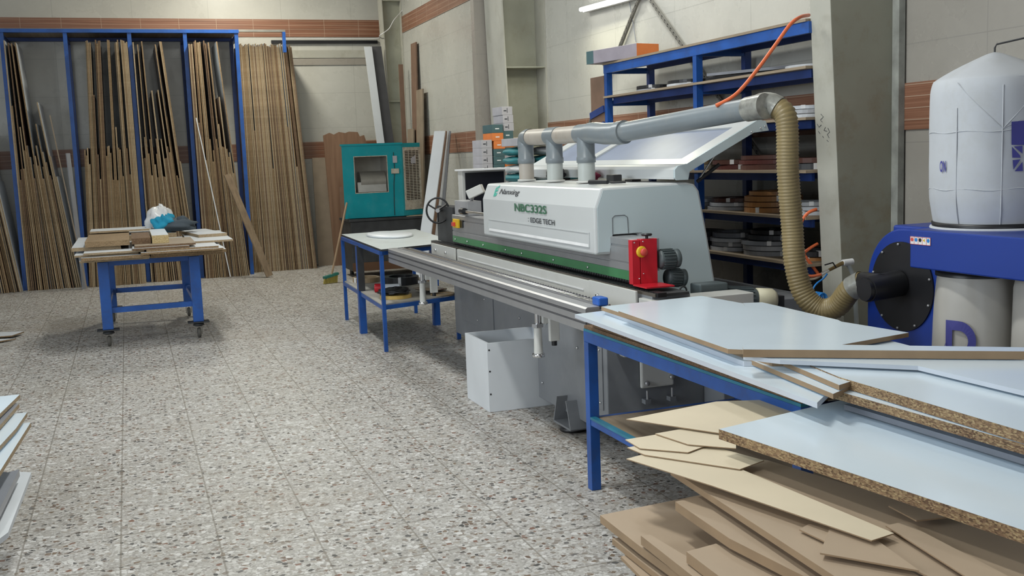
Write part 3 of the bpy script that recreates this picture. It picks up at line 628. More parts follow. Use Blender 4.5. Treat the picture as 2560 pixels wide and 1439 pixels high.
roll((2.62, 9.22, zs), .11, .075, .012, m_roll['tan'], 'brown band coil at front right of the lower shelf')
tb = thing('spray_bottle', 'white bottle with red cap lying on the lower shelf', 'bottle', (2.15, 9.75, zs))
MB().tube([(2.19, 9.74, zs+.04), (2.34, 9.68, zs+.04)], .035, 16).build('bottle', m_whiteb, tb); MB().tube([(2.12, 9.77, zs+.04), (2.189, 9.741, zs+.04)], .042, 16).build('cap', m_red, tb)
blob((2.19, 9.30, zs+.06), (.14, .16, .028), 12, .4, flat=.027).build('black_tool_bag', m_black, **tags('black plastic wrapped tools lying on the yellow coil', 'tools'))
for k in range(7):
    a = -.15+k*.22; c = Vector((2.44, 9.50, zs+.012+k*.006))
    col = [m_roll['cream'], m_brownl, m_roll['cream'], m_tan, m_roll['maroon'], m_roll['cream'], m_tan][k]
    d = Vector((math.cos(a), -math.sin(a)*1.3, 0)).normalized(); q = Vector((-d.y, d.x, 0))*.045
    MB().prism([tuple((c+d*.03-q)[:2]), tuple((c+d*.29-q)[:2]), tuple((c+d*.29+q)[:2]), tuple((c+d*.03+q)[:2])], 'z', c.z, c.z+.005).build('sample_strip', col,
        **tags('laminate sample strip fanned on lower shelf, %s from left of the fan' % ORD[k], 'sample', 'fan of laminate samples on the lower shelf'))
# ================================================================ WHITE BIN
bn = thing('scrap_bin', 'white open-top box made of laminate boards before the machine', 'bin', (2.34, 6.62, 0))
bx0, bx1, by0, by1, bh = 2.095, 2.60, 6.385, 6.86, .455
for a in ((bx0, bx1, by0, by0+.016), (bx0, bx1, by1-.016, by1), (bx0, bx0+.016, by0+.0165, by1-.0165), (bx1-.016, bx1, by0+.0165, by1-.0165)):
    MB().box(*a, .001, bh).build('side_panel', m_whiteb, bn, bevel=.0008)
MB().box(bx0+.017, bx1-.017, by0+.017, by1-.017, .001, .017).build('bottom_panel', m_whiteb, bn)
for z in (.12, .27, .41): MB().lathe([(0, 0), (.006, 0), (.006, .002), (0, .002)], (bx0+.012, by0-.0021, z), axis=(0, 1, 0), seg=10).build('screw_hole', m_black, bn)
# ================================================================ EDGE BANDING MACHINE
mc = thing('edge_banding_machine', 'large white and grey edge banding machine with green guard and brand lettering', 'machine', (2.8, 6.9, 0))
MB().box(2.66, 3.4, 6.30, 8.98, .10, .80).build('base_cabinet', m_gbody, mc, bevel=.006)
MB().box(2.40, 3.6, 5.22, 6.28, .09, .80).build('front_cabinet', m_gbody, mc, bevel=.006)
MB().box(3.0, 3.55, 5.00, 5.215, .12, .80).build('end_base', m_gbody, mc, bevel=.006)
mb = MB().box(2.393, 2.3995, 5.27, 5.52, .22, .60); mb.build('access_plate', m_gbody, mc, bevel=.002)
mb = MB().box(2.653, 2.6595, 7.9, 8.75, .25, .62); mb.build('access_plate', m_gbody, mc, bevel=.002)
def bolts(pts, n, r, parent, mat=m_chrome, name='bolt', h=.008):
    for p in pts: MB().lathe([(0, 0), (r, 0), (r*.9, h), (0, h)], p, axis=n, seg=10).build(name, mat, parent)
bolts([(2.393, 5.30, .26), (2.393, 5.30, .56), (2.399, 5.62, .52), (2.399, 6.1, .60), (2.399, 6.2, .2), (2.653, 8.1, .5), (2.653, 8.3, .3), (2.659, 7.3, .45), (2.653, 8.7, .55)], (-1, 0, 0), .009, mc)
# fence rail: long aluminium extrusion
RY0, RY1 = 4.69, 8.85
fr = MB(); 
prof = [(2.05, .78), (2.24, .78), (2.24, .875), (2.215, .875), (2.215, .888), (2.19, .888), (2.19, .876), (2.17, .876), (2.17, .896), (2.145, .896), (2.145, .884), (2.125, .884), (2.125, .90), (2.06, .90), (2.05, .892),
        (2.05, .868), (2.056, .866), (2.056, .858), (2.05, .856), (2.05, .826), (2.056, .824), (2.056, .818), (2.05, .816)]
fr.prism(prof, 'y', RY0, RY1); rail = fr.build('fence_rail', m_alu, mc)
for x in (2.203, 2.158): MB().tube([(x, RY0+.05, .893 if x > 2.2 else .902), (x, RY1-.1, .893 if x > 2.2 else .902)], .006, 8).build('guide_rod', m_chrome, rail)
for z in (.862, .821): MB().box(2.0495, 2.057, RY0+.001, RY1-.001, z-.004, z+.004).build('groove', m_alud, rail)
g = MB()
for k in range(95): y = RY0+.25+k*.041; g.box(2.127, 2.143, y, y+.022, .885, .893)
g.build('roller_track', m_alud, rail); g = MB()
for k in range(95): y = RY0+.25+k*.041; g.lathe([(0, -.008), (.012, -.008), (.012, .008), (0, .008)], (2.23, y, .885), axis=(1, 0, 0), seg=8)
g.build('roller_strip', m_alud, rail)
MB().box(2.125, 2.18, RY0+.01, RY0+.09, .898, .94).build('blue_end_cap', pmat('bright_blue_cap', (.02, .12, .50), .35), mc, bevel=.008)
# arms and jacks under the rail
for y in (5.55, 8.05):
    MB().box(2.14, 2.66, y-.05, y+.05, .70, .778).build('support_arm', m_cream, mc, bevel=.006)
    j = MB().tube([(2.12, y-.02, .779), (2.12, y-.02, .70)], .016, 12).build('jack_screw', m_chrome, mc)
    MB().lathe([(0, 0), (.034, 0), (.034, .02), (0, .02)], (2.12, y-.02, .68), seg=6, smooth=False).build('jack_nut', m_alu, mc)
    MB().tube([(2.12, y-.02, .679), (2.12, y-.02, .53)], [.022, .026], 14).build('jack_leg', m_cream, mc)
    MB().lathe([(0, 0), (.036, 0), (.036, .018), (0, .018)], (2.12, y-.02, .51), seg=16).build('jack_collar', m_chrome, mc)
    MB().box(2.17, 2.23, y-.08, y-.052, .60, .76).build('jack_block', m_cream, mc, bevel=.005)
    MB().tube([(2.2, y-.066, .60), (2.2, y-.066, .575)], .016, 10).build('jack_knob', m_black, mc)
# white skirt between fence and chain
MB().prism([(2.42, .74), (2.44, .74), (2.44, .925), (2.42, .925)], 'y', 5.16, 8.05).build('side_skirt', m_cream, mc, bevel=.003)
MB().box(2.415, 2.4195, 5.55, 8.0, .865, .872).build('skirt_fold', m_textw, mc)
MB().box(2.405, 2.419, 8.06, 8.75, .70, .93).build('skirt_plate', m_cream, mc, bevel=.003, label='white bolted far end plate')
MB().box(2.405, 2.4195, 4.86, 5.45, .70, .935).build('skirt_plate', m_cream, mc, bevel=.003)
MB().box(2.42, 3.0, 4.69, 4.855, .70, .90).build('end_plate', m_cream, mc, bevel=.004)
bolts([(2.405, 5.32, .86), (2.405, 5.05, .80), (2.405, 8.3, .88), (2.405, 8.6, .88), (2.405, 8.3, .80), (2.405, 8.6, .80)], (-1, 0, 0), .013, mc, m_chrome, h=.014)
MB().box(2.445, 2.66, 4.75, 8.9, .80, .915).build('chain_bed', m_gbody, mc)
# conveyor chain: pads as one row
for k in range(2): pass
g = MB()
for k in range(82):
    y = 4.70+k*.0515
    g.box(2.452, 2.50, y, y+.047, .916, .938)
g.build('conveyor_chain', m_black, mc)
MB().box(2.445, 2.451, 4.72, 8.88, .915, .932).build('chain_guide', pmat('brown_chain_guide', (.10, .085, .07), .6), mc)
MB().box(2.505, 2.64, 4.72, 8.88, .916, .930).build('bed_top', m_dark, mc)
g = MB()
for k in range(100):
    y = 5.02+k*.0335; g.lathe([(0, -.008), (.014, -.008), (.014, .008), (0, .008)], (2.50, y, .953), axis=(1, 0, 0), seg=8)
g.build('pressure_rollers', m_black, mc)
MB().box(2.484, 2.492, 4.98, 8.36, .962, 1.012).build('green_guard', m_green, mc, bevel=.001)
bolts([(2.484, y, .987) for y in (5.06, 5.62, 6.15, 6.72, 7.05, 7.55, 7.95, 8.27)], (-1, 0, 0), .008, mc, m_chrome, h=.01)
ub = [(2.485, 1.013), (2.62, 1.013), (2.62, 1.185), (2.49, 1.185), (2.485, 1.18), (2.485, 1.148), (2.491, 1.146), (2.491, 1.136), (2.485, 1.134), (2.485, 1.06), (2.490, 1.058), (2.490, 1.048), (2.485, 1.046)]
MB().prism(ub, 'y', 5.0, 8.36).build('upper_beam', m_alu, mc)
# hood
HY0, HY1 = 5.32, 7.27
hp = [(2.395, 1.085), (2.395, 1.345), (2.437, 1.452), (2.97, 1.462), (3.02, 1.45), (3.05, 1.41), (3.10, 1.15), (3.16, .80), (2.70, .80), (2.66, 1.19), (2.50, 1.19), (2.495, 1.085)]
hood = MB().prism(hp, 'y', HY0, HY1).build('hood', m_hood, mc, bevel=.012)
ep = [(2.412, 1.10), (2.412, 1.345), (2.45, 1.44), (2.965, 1.45), (3.01, 1.438), (3.035, 1.405), (3.085, 1.15), (3.145, .80), (2.72, .80), (2.68, 1.195), (2.50, 1.195), (2.48, 1.10)]
MB().prism(ep, 'y', HY0-.004, HY0-.0005).build('hood_end_plate', m_end, mc)
# recess groove on the front and handle recess on the end
MB().box(2.3925, 2.3945, 5.40, 7.13, 1.13, 1.20).build('front_recess', m_hood, hood)
g = MB(); g.prism([(2.388, 1.125), (2.395, 1.125), (2.395, 1.15)], 'y', 5.40, 7.13); g.build('recess_ledge', m_textw, hood)
g = MB(); g.box(2.389, 2.394, 5.39, 7.14, 1.201, 1.207); g.box(2.389, 2.394, 7.13, 7.14, 1.125, 1.20); g.box(2.389, 2.394, 5.39, 5.40, 1.125, 1.20); g.build('recess_rim', m_hood, hood)
g = MB(); rp = [(2.50, 1.196), (2.50, 1.285), (2.515, 1.297), (2.575, 1.297), (2.592, 1.285), (2.596, 1.196)]
g.tube([(x_, HY0-.0055, z_) for x_, z_ in rp], .0016, 6); g.build('handle_recess', m_alud, hood, label='thin dark outline of handle recess')
# lettering
def onx(px, py, X=2.391): return at(px, py, 'x', X)
p0, p1 = onx(1287, 528), onx(1367, 535); z = (p0.z+p1.z)/2
text('NBC332S', (2.391, p0.y, z), (2.391, p1.y, z), .052, (0, 0, 1), m_textg, hood, 'model_lettering', bold=.024)
p0, p1 = onx(1327, 558), onx(1387, 561); z = (p0.z+p1.z)/2
text('EDGE TECH', (2.391, p0.y, z), (2.391, p1.y, z), .032, (0, 0, 1), m_textk, hood, 'tagline_lettering', bold=.014)
p = onx(1322, 556); text(':', (2.391, p.y+.006, z+.004), (2.391, p.y-.006, z+.004), .024, (0, 0, 1), m_textk, hood, 'tagline_colon')
su = Vector((.042, 0, .107)).normalized(); 
def slant(px, py):
    # intersection with the sloping front of the hood
    d = ray(px, py); n = Vector((-.107, 0, .042)).normalized(); q = Vector((2.395, 0, 1.345)); t_ = (q-EYE).dot(n)/d.dot(n); return EYE+d*t_
sn = Vector((-.107, 0, .042)).normalized()
a, b_ = slant(1248, 487), slant(1297, 492)
zc = min(a.z, b_.z); a.z = b_.z = zc; a.x = b_.x = 2.395+(zc-1.345)*.042/.107
text('Nanxing', a+sn*.002, b_+sn*.002, .048, su, m_textk, hood, 'brand_lettering', shear=.25, bold=.006)
a = slant(1233, 492); a.x = 2.395+(a.z-1.345)*.042/.107
def LG(u, v): return a+sn*.002+Vector((0, -1, 0))*u+su*v
g = MB()
for poly in ([(0, 0), (.022, .01), (.022, .075), (0, .06)], [(.026, .0), (.062, .012), (.062, .03), (.026, .03)], [(.026, .035), (.062, .045), (.062, .06), (.026, .05)], [(.026, .06), (.066, .068), (.072, .09), (.026, .07)]):
    g.add([LG(*q) for q in poly], [(0, 1, 2, 3)])
g.build('brand_emblem', m_textt, hood, label='green striped flag emblem')
# red end box
MB().box(2.488, 2.585, 4.955, 4.998, .955, 1.19).build('red_end_box', m_red, mc, bevel=.002)
MB().box(2.44, 2.4835, 4.955, 4.999, .955, 1.187).build('red_end_face', m_red, mc, bevel=.001)
MB().box(2.44, 2.60, 4.80, 4.953, .950, .957).build('red_tray', m_red, mc)
e = at(1603, 629, 'y', 4.955)
MB().lathe([(0, 0), (.03, 0), (.03, .006), (.022, .010), (0, .010)], (e.x, 4.954, e.z), axis=(0, -1, 0), seg=24).build('emergency_ring', m_yel, mc)
MB().lathe([(0, 0), (.011, 0), (.011, .012), (.020, .016), (.020, .026), (.015, .031), (0, .032)], (e.x, 4.943, e.z), axis=(0, -1, 0), seg=24).build('emergency_button', m_redk, mc)
bolts([(2.45, 4.954, 1.175), (2.50, 4.954, 1.178), (2.475, 4.954, .985), (2.50, 4.954, 1.01)], (0, -1, 0), .004, mc)
k = MB().tube([(2.535, 4.975, 1.191), (2.535, 4.975, 1.205)], .008, 10); k.lathe([(0, 0), (.026, 0), (.03, .006), (.026, .012), (0, .013)], (2.535, 4.975, 1.205), seg=18); k.build('adjust_knob', m_black, mc)
# motors behind the red box
def motor(c, ax, r, L, nm='motor', mat=m_motor, fan=None, par=mc):
    c = Vector(c); ax = Vector(ax).normalized(); o = MB()
    o.lathe([(0, 0), (r*.9, 0), (r, .01), (r, L*.72), (r*.92, L*.74)], c, axis=ax, seg=24)
    u = ax.orthogonal().normalized(); w_ = ax.cross(u)
    for k in range(20):
        a = 2*math.pi*k/20; d = u*math.cos(a)+w_*math.sin(a); o.bar(c+d*r+ax*.015, c+d*r+ax*L*.68, .004, .014, up=d)
    mo = o.build(nm, mat, par)
    MB().lathe([(r*.92, 0), (r*1.05, .004), (r*1.05, L*.22), (r*.85, L*.27), (0, L*.27)], c+ax*L*.74, axis=ax, seg=24).build('fan_cover', fan or mat, mo)
    return mo
motor((2.60, 4.975, 1.075), (1, 0, 0), .048, .12)
motor((2.66, 5.0, .975), (1, 0, -.1), .045, .11)
# lower end details below the table
g = MB(); a = at(1602, 880, 'y', 5.19); b_ = at(1686, 962, 'y', 5.19); g.box(a.x, b_.x, 5.19, 5.215, b_.z, .70); g.build('bracket_plate', m_cream, mc, bevel=.01)
bolts([(a.x+.03, 5.189, b_.z+.03), (b_.x-.02, 5.189, b_.z+.05)], (0, -1, 0), .014, mc, m_alu, h=.02)
for px in (a.x+.03, b_.x-.02):
    MB().tube([(px, 5.18, b_.z-.01), (px, 5.18, b_.z-.06)], .007, 8).build('stud', m_alu, mc)
    MB().box(px-.018, px+.018, 5.17, 5.215, b_.z-.085, b_.z-.06).build('stud_block', m_gbody, mc)
g = MB(); g.prism([(2.44, .80), (2.44, .58), (2.48, .53), (2.56, .53), (2.62, .60), (2.70, .80)], 'y', 5.16, 5.215); g.build('rounded_cover', m_cream, mc, bevel=.008)
# levelling foot
ft = MB(); ft.prism([(5.86, .05), (5.60, .05), (5.66, .20), (5.80, .20)], 'x', 2.40, 2.50); 
fo = MB(); 
for ya, yb_ in (((5.86, .04), (5.80, .20)), ((5.60, .04), (5.66, .20))): fo.add([(2.33, ya[0]-.006, ya[1]), (2.33, ya[0]+.006, ya[1]), (2.33, yb_[0]+.006, yb_[1]), (2.33, yb_[0]-.006, yb_[1]), (2.50, ya[0]-.006, ya[1]), (2.50, ya[0]+.006, ya[1]), (2.50, yb_[0]+.006, yb_[1]), (2.50, yb_[0]-.006, yb_[1])], [(0,1,2,3),(7,6,5,4),(0,4,5,1),(1,5,6,2),(2,6,7,3),(3,7,4,0)])
fo.box(2.33, 2.5, 5.60, 5.86, .032, .044); fo.box(2.49, 2.50, 5.62, 5.84, .044, .19); fo.build('levelling_foot', m_gbody, mc)
MB().tube([(2.40, 5.73, .02), (2.40, 5.73, .12)], .012, 10).build('foot_bolt', m_chrome, mc); MB().lathe([(0, 0), (.025, 0), (.025, .02), (0, .02)], (2.40, 5.73, .045), seg=6, smooth=False).build('foot_nut', m_chrome, mc)
MB().lathe([(0, 0), (.075, 0), (.08, .01), (.07, .03), (0, .031)], (2.40, 5.73, .001), seg=24).build('rubber_pad', m_black, mc)
MB().box(2.8, 2.95, 8.6, 8.8, .001, .10).build('rear_foot', m_dark, mc); MB().box(2.8, 2.95, 5.9, 6.1, .001, .09).build('rear_foot', m_dark, mc)
# far end: feeder, control box, hand wheel, switch
MB().box(2.475, 2.4845, 8.05, 8.25, 1.09, 1.15).build('isolator_box', m_black, mc, bevel=.003)
sw = MB().box(2.455, 2.4745, 8.11, 8.25, 1.085, 1.155).build('isolator_plate', m_yel, mc, bevel=.003); MB().box(2.435, 2.4545, 8.17, 8.22, 1.10, 1.13).build('isolator_handle', m_redk, mc)
MB().box(2.50, 2.62, 7.98, 8.32, 1.186, 1.30).build('feeder_block', pmat('feeder_grey', (.34, .34, .35), .4), mc, bevel=.004)
g = MB(); g.bar((2.52, 8.0, 1.35), (2.62, 7.93, 1.40), .07, .07); g.build('counter_head', m_cream, mc, bevel=.006, label='small tilted white counter head')
MB().tube([(2.56, 8.05, 1.30), (2.56, 8.0, 1.36)], .015, 8).build('counter_neck', m_alu, mc)
MB().tube([(2.47, 7.96, 1.225), (2.47, 7.25, 1.225)], .010, 10).build('adjust_rod', m_chrome, mc)
MB().tube([(2.47, 8.04, 1.225), (2.47, 7.955, 1.225)], .026, 14).build('rod_boss', m_black, mc)
g = MB(); ring = [(2.56+.0*0, 0, 0)]; cxw, cyw, czw, Rw = 2.44, 8.62, 1.21, .105
ringp = [(cxw+math.cos(a)*Rw*.85, cyw-math.cos(a)*Rw*.3, czw+math.sin(a)*Rw) for a in [2*math.pi*k/28 for k in range(29)]]
g.tube(ringp, .0085, 8)
for a in (.5, 2.6, 4.7): g.tube([(cxw, cyw, czw), (cxw+math.cos(a)*Rw*.85, cyw-math.cos(a)*Rw*.3, czw+math.sin(a)*Rw)], .007, 6)
g.build('hand_wheel', m_black, mc); MB().tube([(cxw-.01, cyw-.03, czw), (cxw+.10, cyw+.22, czw)], .018, 10).build('wheel_shaft', m_alu, mc)
MB().box(2.50, 2.62, 8.38, 8.86, .94, 1.24).build('feed_head', m_dark, mc)
cb = MB().box(2.66, 3.05, 8.60, 8.72, .93, 1.53).build('control_box', m_cream, mc, bevel=.004)
MB().box(2.685, 3.03, 8.585, 8.5995, 1.15, 1.515).build('screen', m_screen, cb, label='black control screen')
MB().box(2.64, 3.06, 8.50, 8.74, 1.531, 1.545).build('sun_visor', m_textw, cb)
MB().box(2.70, 3.30, 7.3, 8.58, .81, 1.08).build('rear_housing', m_gbody, mc)
# opened rear lid with window
LY0, LY1 = 5.30, 7.75
lid = thing('machine_lid', 'raised white machine lid with clear window propped open towards shelves', 'lid', (3.1, 6.4, 1.47))
lp = [(2.90, 1.475), (2.885, 1.49), (2.885, 1.535), (2.905, 1.555), (2.96, 1.565), (3.43, 1.80), (3.48, 1.79), (3.50, 1.735), (3.40, 1.725), (2.98, 1.52), (2.97, 1.475)]
g = MB(); 
for y in (LY0, LY1-.02): MB().prism(lp, 'y', y, y+.02).build('side_plate', m_end, lid, bevel=.002)
sk = [(2.89, 1.48), (2.887, 1.492), (2.887, 1.535), (2.905, 1.552), (2.96, 1.562), (2.964, 1.553), (2.91, 1.545), (2.897, 1.533), (2.897, 1.48)]
MB().prism(sk, 'y', LY0+.02, LY1-.02).build('front_lip', m_hood, lid)
def lidpt(u, y, off=0): return Vector((2.96+.47*u-off*.447, y, 1.565+.235*u+off*.894))
def lidslab(u0, u1, y0, y1, o0, o1):
    v = [lidpt(u, y, o) for o in (o0, o1) for u, y in ((u0, y0), (u1, y0), (u1, y1), (u0, y1))]
    return MB().add(v, [(3,2,1,0),(4,5,6,7),(0,1,5,4),(1,2,6,5),(2,3,7,6),(3,0,4,7)])
fm = lidslab(0, .12, LY0+.02, LY1-.02, -.012, -.001)
for a in ((.85, 1, LY0+.02, LY1-.02), (.1201, .8499, LY0+.02, LY0+.16), (.1201, .8499, LY1-.16, LY1-.02), (.1201, .8499, 6.75, 6.85)):
    q = lidslab(*a, -.012, -.001); fm.add(q.v, q.f)
fm.build('panel_frame', m_hood, lid)
lidslab(.11, .86, LY0+.15, LY1-.15, -.020, -.0125).build('window_pane', m_window, lid, label='grey tinted acrylic window')
g = MB().tube([lidpt(.2, 5.35, -.1)+Vector((.10, 0, .03)), (3.06, 5.36, 1.46)], .011, 10); g.build('gas_strut', m_black, lid)
MB().tube([lidpt(.42, 5.35, -.05), (3.07, 5.36, 1.47)], .006, 10).build('strut_rod', m_chrome, lid)
bolts([(3.44, LY0-.001, 1.75), (3.47, LY0-.001, 1.76), (3.38, LY0-.001, 1.73)], (0, -1, 0), .006, lid)
for y in (5.9, 7.0): MB().box(2.89, 2.95, y-.05, y+.05, 1.463, 1.474).build('hinge', m_black, lid)
MB().box(2.74, 2.80, 5.80, 5.90, 1.466, 1.51).build('black_clamp', m_black, **tags('small black clamp block standing on machine hood below lid', 'clamp'), bevel=.006)
MB().tube([(2.55, 5.72, 1.475), (2.60, 5.58, 1.475)], [.014, .012], 12).build('screwdriver', m_black, **tags('black handled screwdriver lying on hood front', 'screwdriver'))
MB().tube([(2.66, 5.75, 1.470), (2.72, 5.62, 1.470), (2.70, 5.55, 1.470), (2.64, 5.62, 1.470)], .005, 6).build('pliers', m_dark, **tags('small dark pliers lying on hood right of the screwdriver', 'pliers'))
# big gear motor beyond the near board table
gm = MB().box(2.9, 3.3, 4.86, 4.97, .70, .84).build('gear_motor', m_dark, mc, label='dark gear motor with cream fan cover')
a = at(1740, 735, 'y', 4.95); b_ = at(1890, 742, 'y', 4.88)
motor((a.x+.04, 4.95, a.z-.02), (b_-a), .062, .40, 'motor_body', fan=m_fan, par=gm)
MB().box(a.x-.02, a.x+.15, 4.87, 4.98, a.z-.02, a.z+.06).build('terminal_box', m_motor, gm, bevel=.008)
g = MB(); c = at(1708, 727, 'y', 4.92); g.tube([(c.x+math.cos(q)*.020, 4.92, c.z+math.sin(q)*.024) for q in [2*math.pi*k/20 for k in range(21)]], .005, 8); g.tube([(c.x, 4.92, c.z-.05), (c.x, 4.92, c.z-.022)], .006, 8); g.build('eye_bolt', m_dark, gm)
# ================================================================ EXTRACTION PIPES
dp = thing('extraction_duct', 'grey dust extraction pipework rising from hood to a long sloping pipe', 'duct', (2.75, 6.5, 1.45))
DX = 2.70; ys = [7.16, 6.62, 6.10]; zt = 1.765; r = .055
for i, y in enumerate(ys):
    lo = MB().lathe([(r*.98, 0), (r*.98, .13)], (DX, y, 1.462), seg=26).build('lower_sleeve', [m_pvcw, m_pvcw, m_pvcw][i] if i else m_pvcl, dp)
    up = MB().lathe([(r*1.0, 0), (r*1.1, .002), (r*1.1, .035), (r*1.02, .04), (r*1.02, zt-1.585)], (DX, y, 1.585), seg=26).build('riser', m_pvc, dp)
    MB().lathe([(r, 0), (r*1.2, .0), (r*1.2, .012), (r, .014)], (DX, y, 1.461), seg=26).build('collar', m_cream, lo)
def tubeobj(path, rr, nm, mat, par, seg=26): return MB().tube(path, rr, seg, cap=False).build(nm, mat, par)
tubeobj([(DX, 7.16, 1.70), (DX, 7.165, 1.74), (DX, 7.15, 1.765), (DX, 7.11, zt+.005), (DX, 7.05, zt+.005)], r*1.05, 'elbow', m_pvc, dp)
MB().tube([(DX, 7.08, zt+.004), (DX, 6.68, zt)], r*1.0, 26).build('manifold_pipe', m_pvcl, dp)
MB().tube([(DX, 6.70, zt), (DX, 6.53, zt)], r*1.08, 26).build('tee', m_pvc, dp)
MB().tube([(DX, 6.54, zt), (DX, 6.17, zt)], r*1.0, 26).build('manifold_pipe', m_pvcl, dp)
MB().tube([(DX, 6.19, zt), (DX, 6.02, zt)], r*1.08, 26).build('tee', m_pvc, dp)
E0 = Vector((DX, 6.03, zt)); E1 = at(1550, 332, 'x', 2.72); PE = at(1880, 271, 'y', 4.62)
d1 = (PE-E1).normalized()
tubeobj([E0, E0+Vector((0, -.09, 0)), (E0+E1)/2+Vector((-.01, -.02, -.005)), E1-d1*.02, E1+d1*.02], r*1.16, 'elbow', m_pvc, dp)
MB().tube([E1-d1*.01, E1+d1*.045], r*1.25, 26).build('socket', m_pvc, dp)
MB().tube([E1+d1*.02, PE], r*1.02, 28).build('long_pipe', m_pvc, dp)
MB().tube([PE-d1*.03, PE+d1*.09], [r*1.12, r*1.16], 26).build('tape_wrap', m_tape, dp)
# ribbed flexible hose
def catmull(P, n):
    out = []
    for i in range(len(P)-1):
        p0, p1, p2, p3 = P[max(i-1, 0)], P[i], P[i+1], P[min(i+2, len(P)-1)]
        for k in range(n):
            t = k/n; out.append(.5*((2*p1)+(p2-p0)*t+(2*p0-5*p1+4*p2-p3)*t*t+(3*p1-p0-3*p2+p3)*t**3))
    out.append(P[-1]); return out
HP = [PE+d1*.03, at(1912, 261, 'y', 4.585), at(1940, 268, 'y', 4.55), at(1966, 300, 'y', 4.5), at(1970, 430, 'y', 4.5), at(1980, 560, 'y', 4.5), at(1988, 660, 'y', 4.48), at(2010, 735, 'y', 4.45), at(2050, 772, 'y', 4.4), at(2092, 765, 'y', 4.33), at(2125, 725, 'y', 4.25), at(2160, 705, 'y', 4.18)]
pp = catmull(HP, 40)
# resample at even steps
seg = [0]
for i in range(1, len(pp)): seg.append(seg[-1]+(pp[i]-pp[i-1]).length)
N = int(seg[-1]/.0055); path = []; rr = []; j = 0
for k in range(N+1):
    s = seg[-1]*k/N
    while j < len(seg)-2 and seg[j+1] < s: j += 1
    f = (s-seg[j])/max(1e-9, seg[j+1]-seg[j]); path.append(pp[j].lerp(pp[j+1], f)); rr.append(.057 if k % 3 == 0 else (.0515 if k % 3 == 1 else .0535))
fh = thing('flexible_hose', 'ribbed beige flexible dust hose hanging from pipe down to the blower', 'hose', tuple(path[N//2]))
MB().tube(path, rr, 22, cap=False).build('hose', m_hose, fh)
k = int(N*.085); MB().tube(path[:k:3], .0605, 22).build('tape_wrap', m_tape, fh)
MB().tube(path[-14::3], .0595, 22, cap=False).build('end_clamp', m_tape, fh)
# ================================================================ DUST COLLECTOR
dc = thing('dust_collector', 'blue dust collector with round black blower face and horizontal bar', 'dust collector', (3.6, 3.6, 0))
PX = 3.36
dcen = at(2252, 716, 'x', PX-.01); rc = at(2252, 604, 'x', PX-.01).z-dcen.z
cy_, cz_ = dcen.y, dcen.z; R2 = rc+.03
arc = [(cy_+math.cos(a)*R2, cz_+math.sin(a)*R2) for a in [math.radians(d_) for d_ in range(90, 181, 10)]]
arc = [(cy_+math.cos(a)*(R2+.012), cz_+math.sin(a)*(R2+.03)) for a in [math.radians(d_) for d_ in range(0, 101, 8)]]
vol = [(cy_+math.cos(a)*(R2+.012), cz_+math.sin(a)*(R2+.03)) for a in [math.radians(d_) for d_ in range(0, 91, 6)]] + [(cy_-R2-.03, cz_+R2+.03), (cy_-R2-.03, cz_-R2-.35), (cy_+R2+.012, cz_-R2-.35)]
MB().prism(vol, 'x', PX, PX+.30).build('blower_housing', m_dblue, dc, bevel=.008)
MB().lathe([(0, 0), (rc, 0), (rc, .008), (0, .008)], (PX-.0005, cy_, cz_), axis=(-1, 0, 0), seg=48, smooth=False).build('blower_face', m_black, dc)
bolts([(PX-.009, cy_+math.cos(a)*(rc-.012), cz_+math.sin(a)*(rc-.012)) for a in [math.radians(q) for q in (15, 50, 85, 120, 165, 200, 240, 275, 310, 345)]], (-1, 0, 0), .006, dc, m_alu)
ip = at(2245, 708, 'x', PX-.02); i2 = ip+Vector((-.20, -.03, -.01))
pt = MB().tube([ip, i2], [.062, .058], 26).build('inlet_pipe', m_black, dc)
MB().tube([i2+Vector((.03, .0, 0)), i2+Vector((-.015, -.0, 0))], .052, 24).build('blind_cap', m_black, dc)
MB().tube([i2+Vector((.08, .0, .01)), path[-1]], [.056, .05], 24).build('branch_pipe', m_black, dc)
be = at(2275, 573, 'x', 3.22); bz1 = be.z; bz0 = at(2275, 668, 'x', 3.22).z; by = be.y
MB().box(3.22, 3.80, 1.2, by, bz0, bz1).build('duct_bar', m_dblue, dc, bevel=.006)
MB().box(3.375, 3.80, by+.001, by+.3, bz0+.03, bz1-.004).build('duct_neck', m_dblue, dc, bevel=.01)
MB().box(3.5, 3.9, cy_-.15, cy_+.15, .02, cz_-R2-.30).build('motor_stand', m_dblue, dc)
MB().box(3.2, 3.9, 1.2, cy_+.3, .001, .019).build('base_frame', m_dblue, dc)
a = at(2276, 590, 'x', 3.2185); b_ = at(2326, 614, 'x', 3.2185)
st = MB().box(3.2175, 3.2195, b_.y, a.y, b_.z, a.z).build('warning_label', m_textw, dc, label='white strip of five small safety symbols')
wd = (a.y-b_.y)/5
for k, c in enumerate((m_redk, m_bluec, m_black, m_yel, m_bluec)):
    yc = a.y-wd*(k+.5); zc = a.z-.4*(a.z-b_.z)
    MB().lathe([(0, 0), (wd*.34, 0), (wd*.34, .0008), (0, .0008)], (3.2174, yc, zc), axis=(-1, 0, 0), seg=3 if c is m_yel else 16, smooth=False).build('safety_symbol', c, st)
g = MB()
for zz in (a.z-.0005, b_.z+.0015): g.box(3.2166, 3.2173, b_.y, a.y, zz-.0015, zz)
for k in range(6): yy = a.y-wd*k; g.box(3.2166, 3.2173, yy-.0015, yy, b_.z, a.z)
g.build('label_frame', m_redk, st)
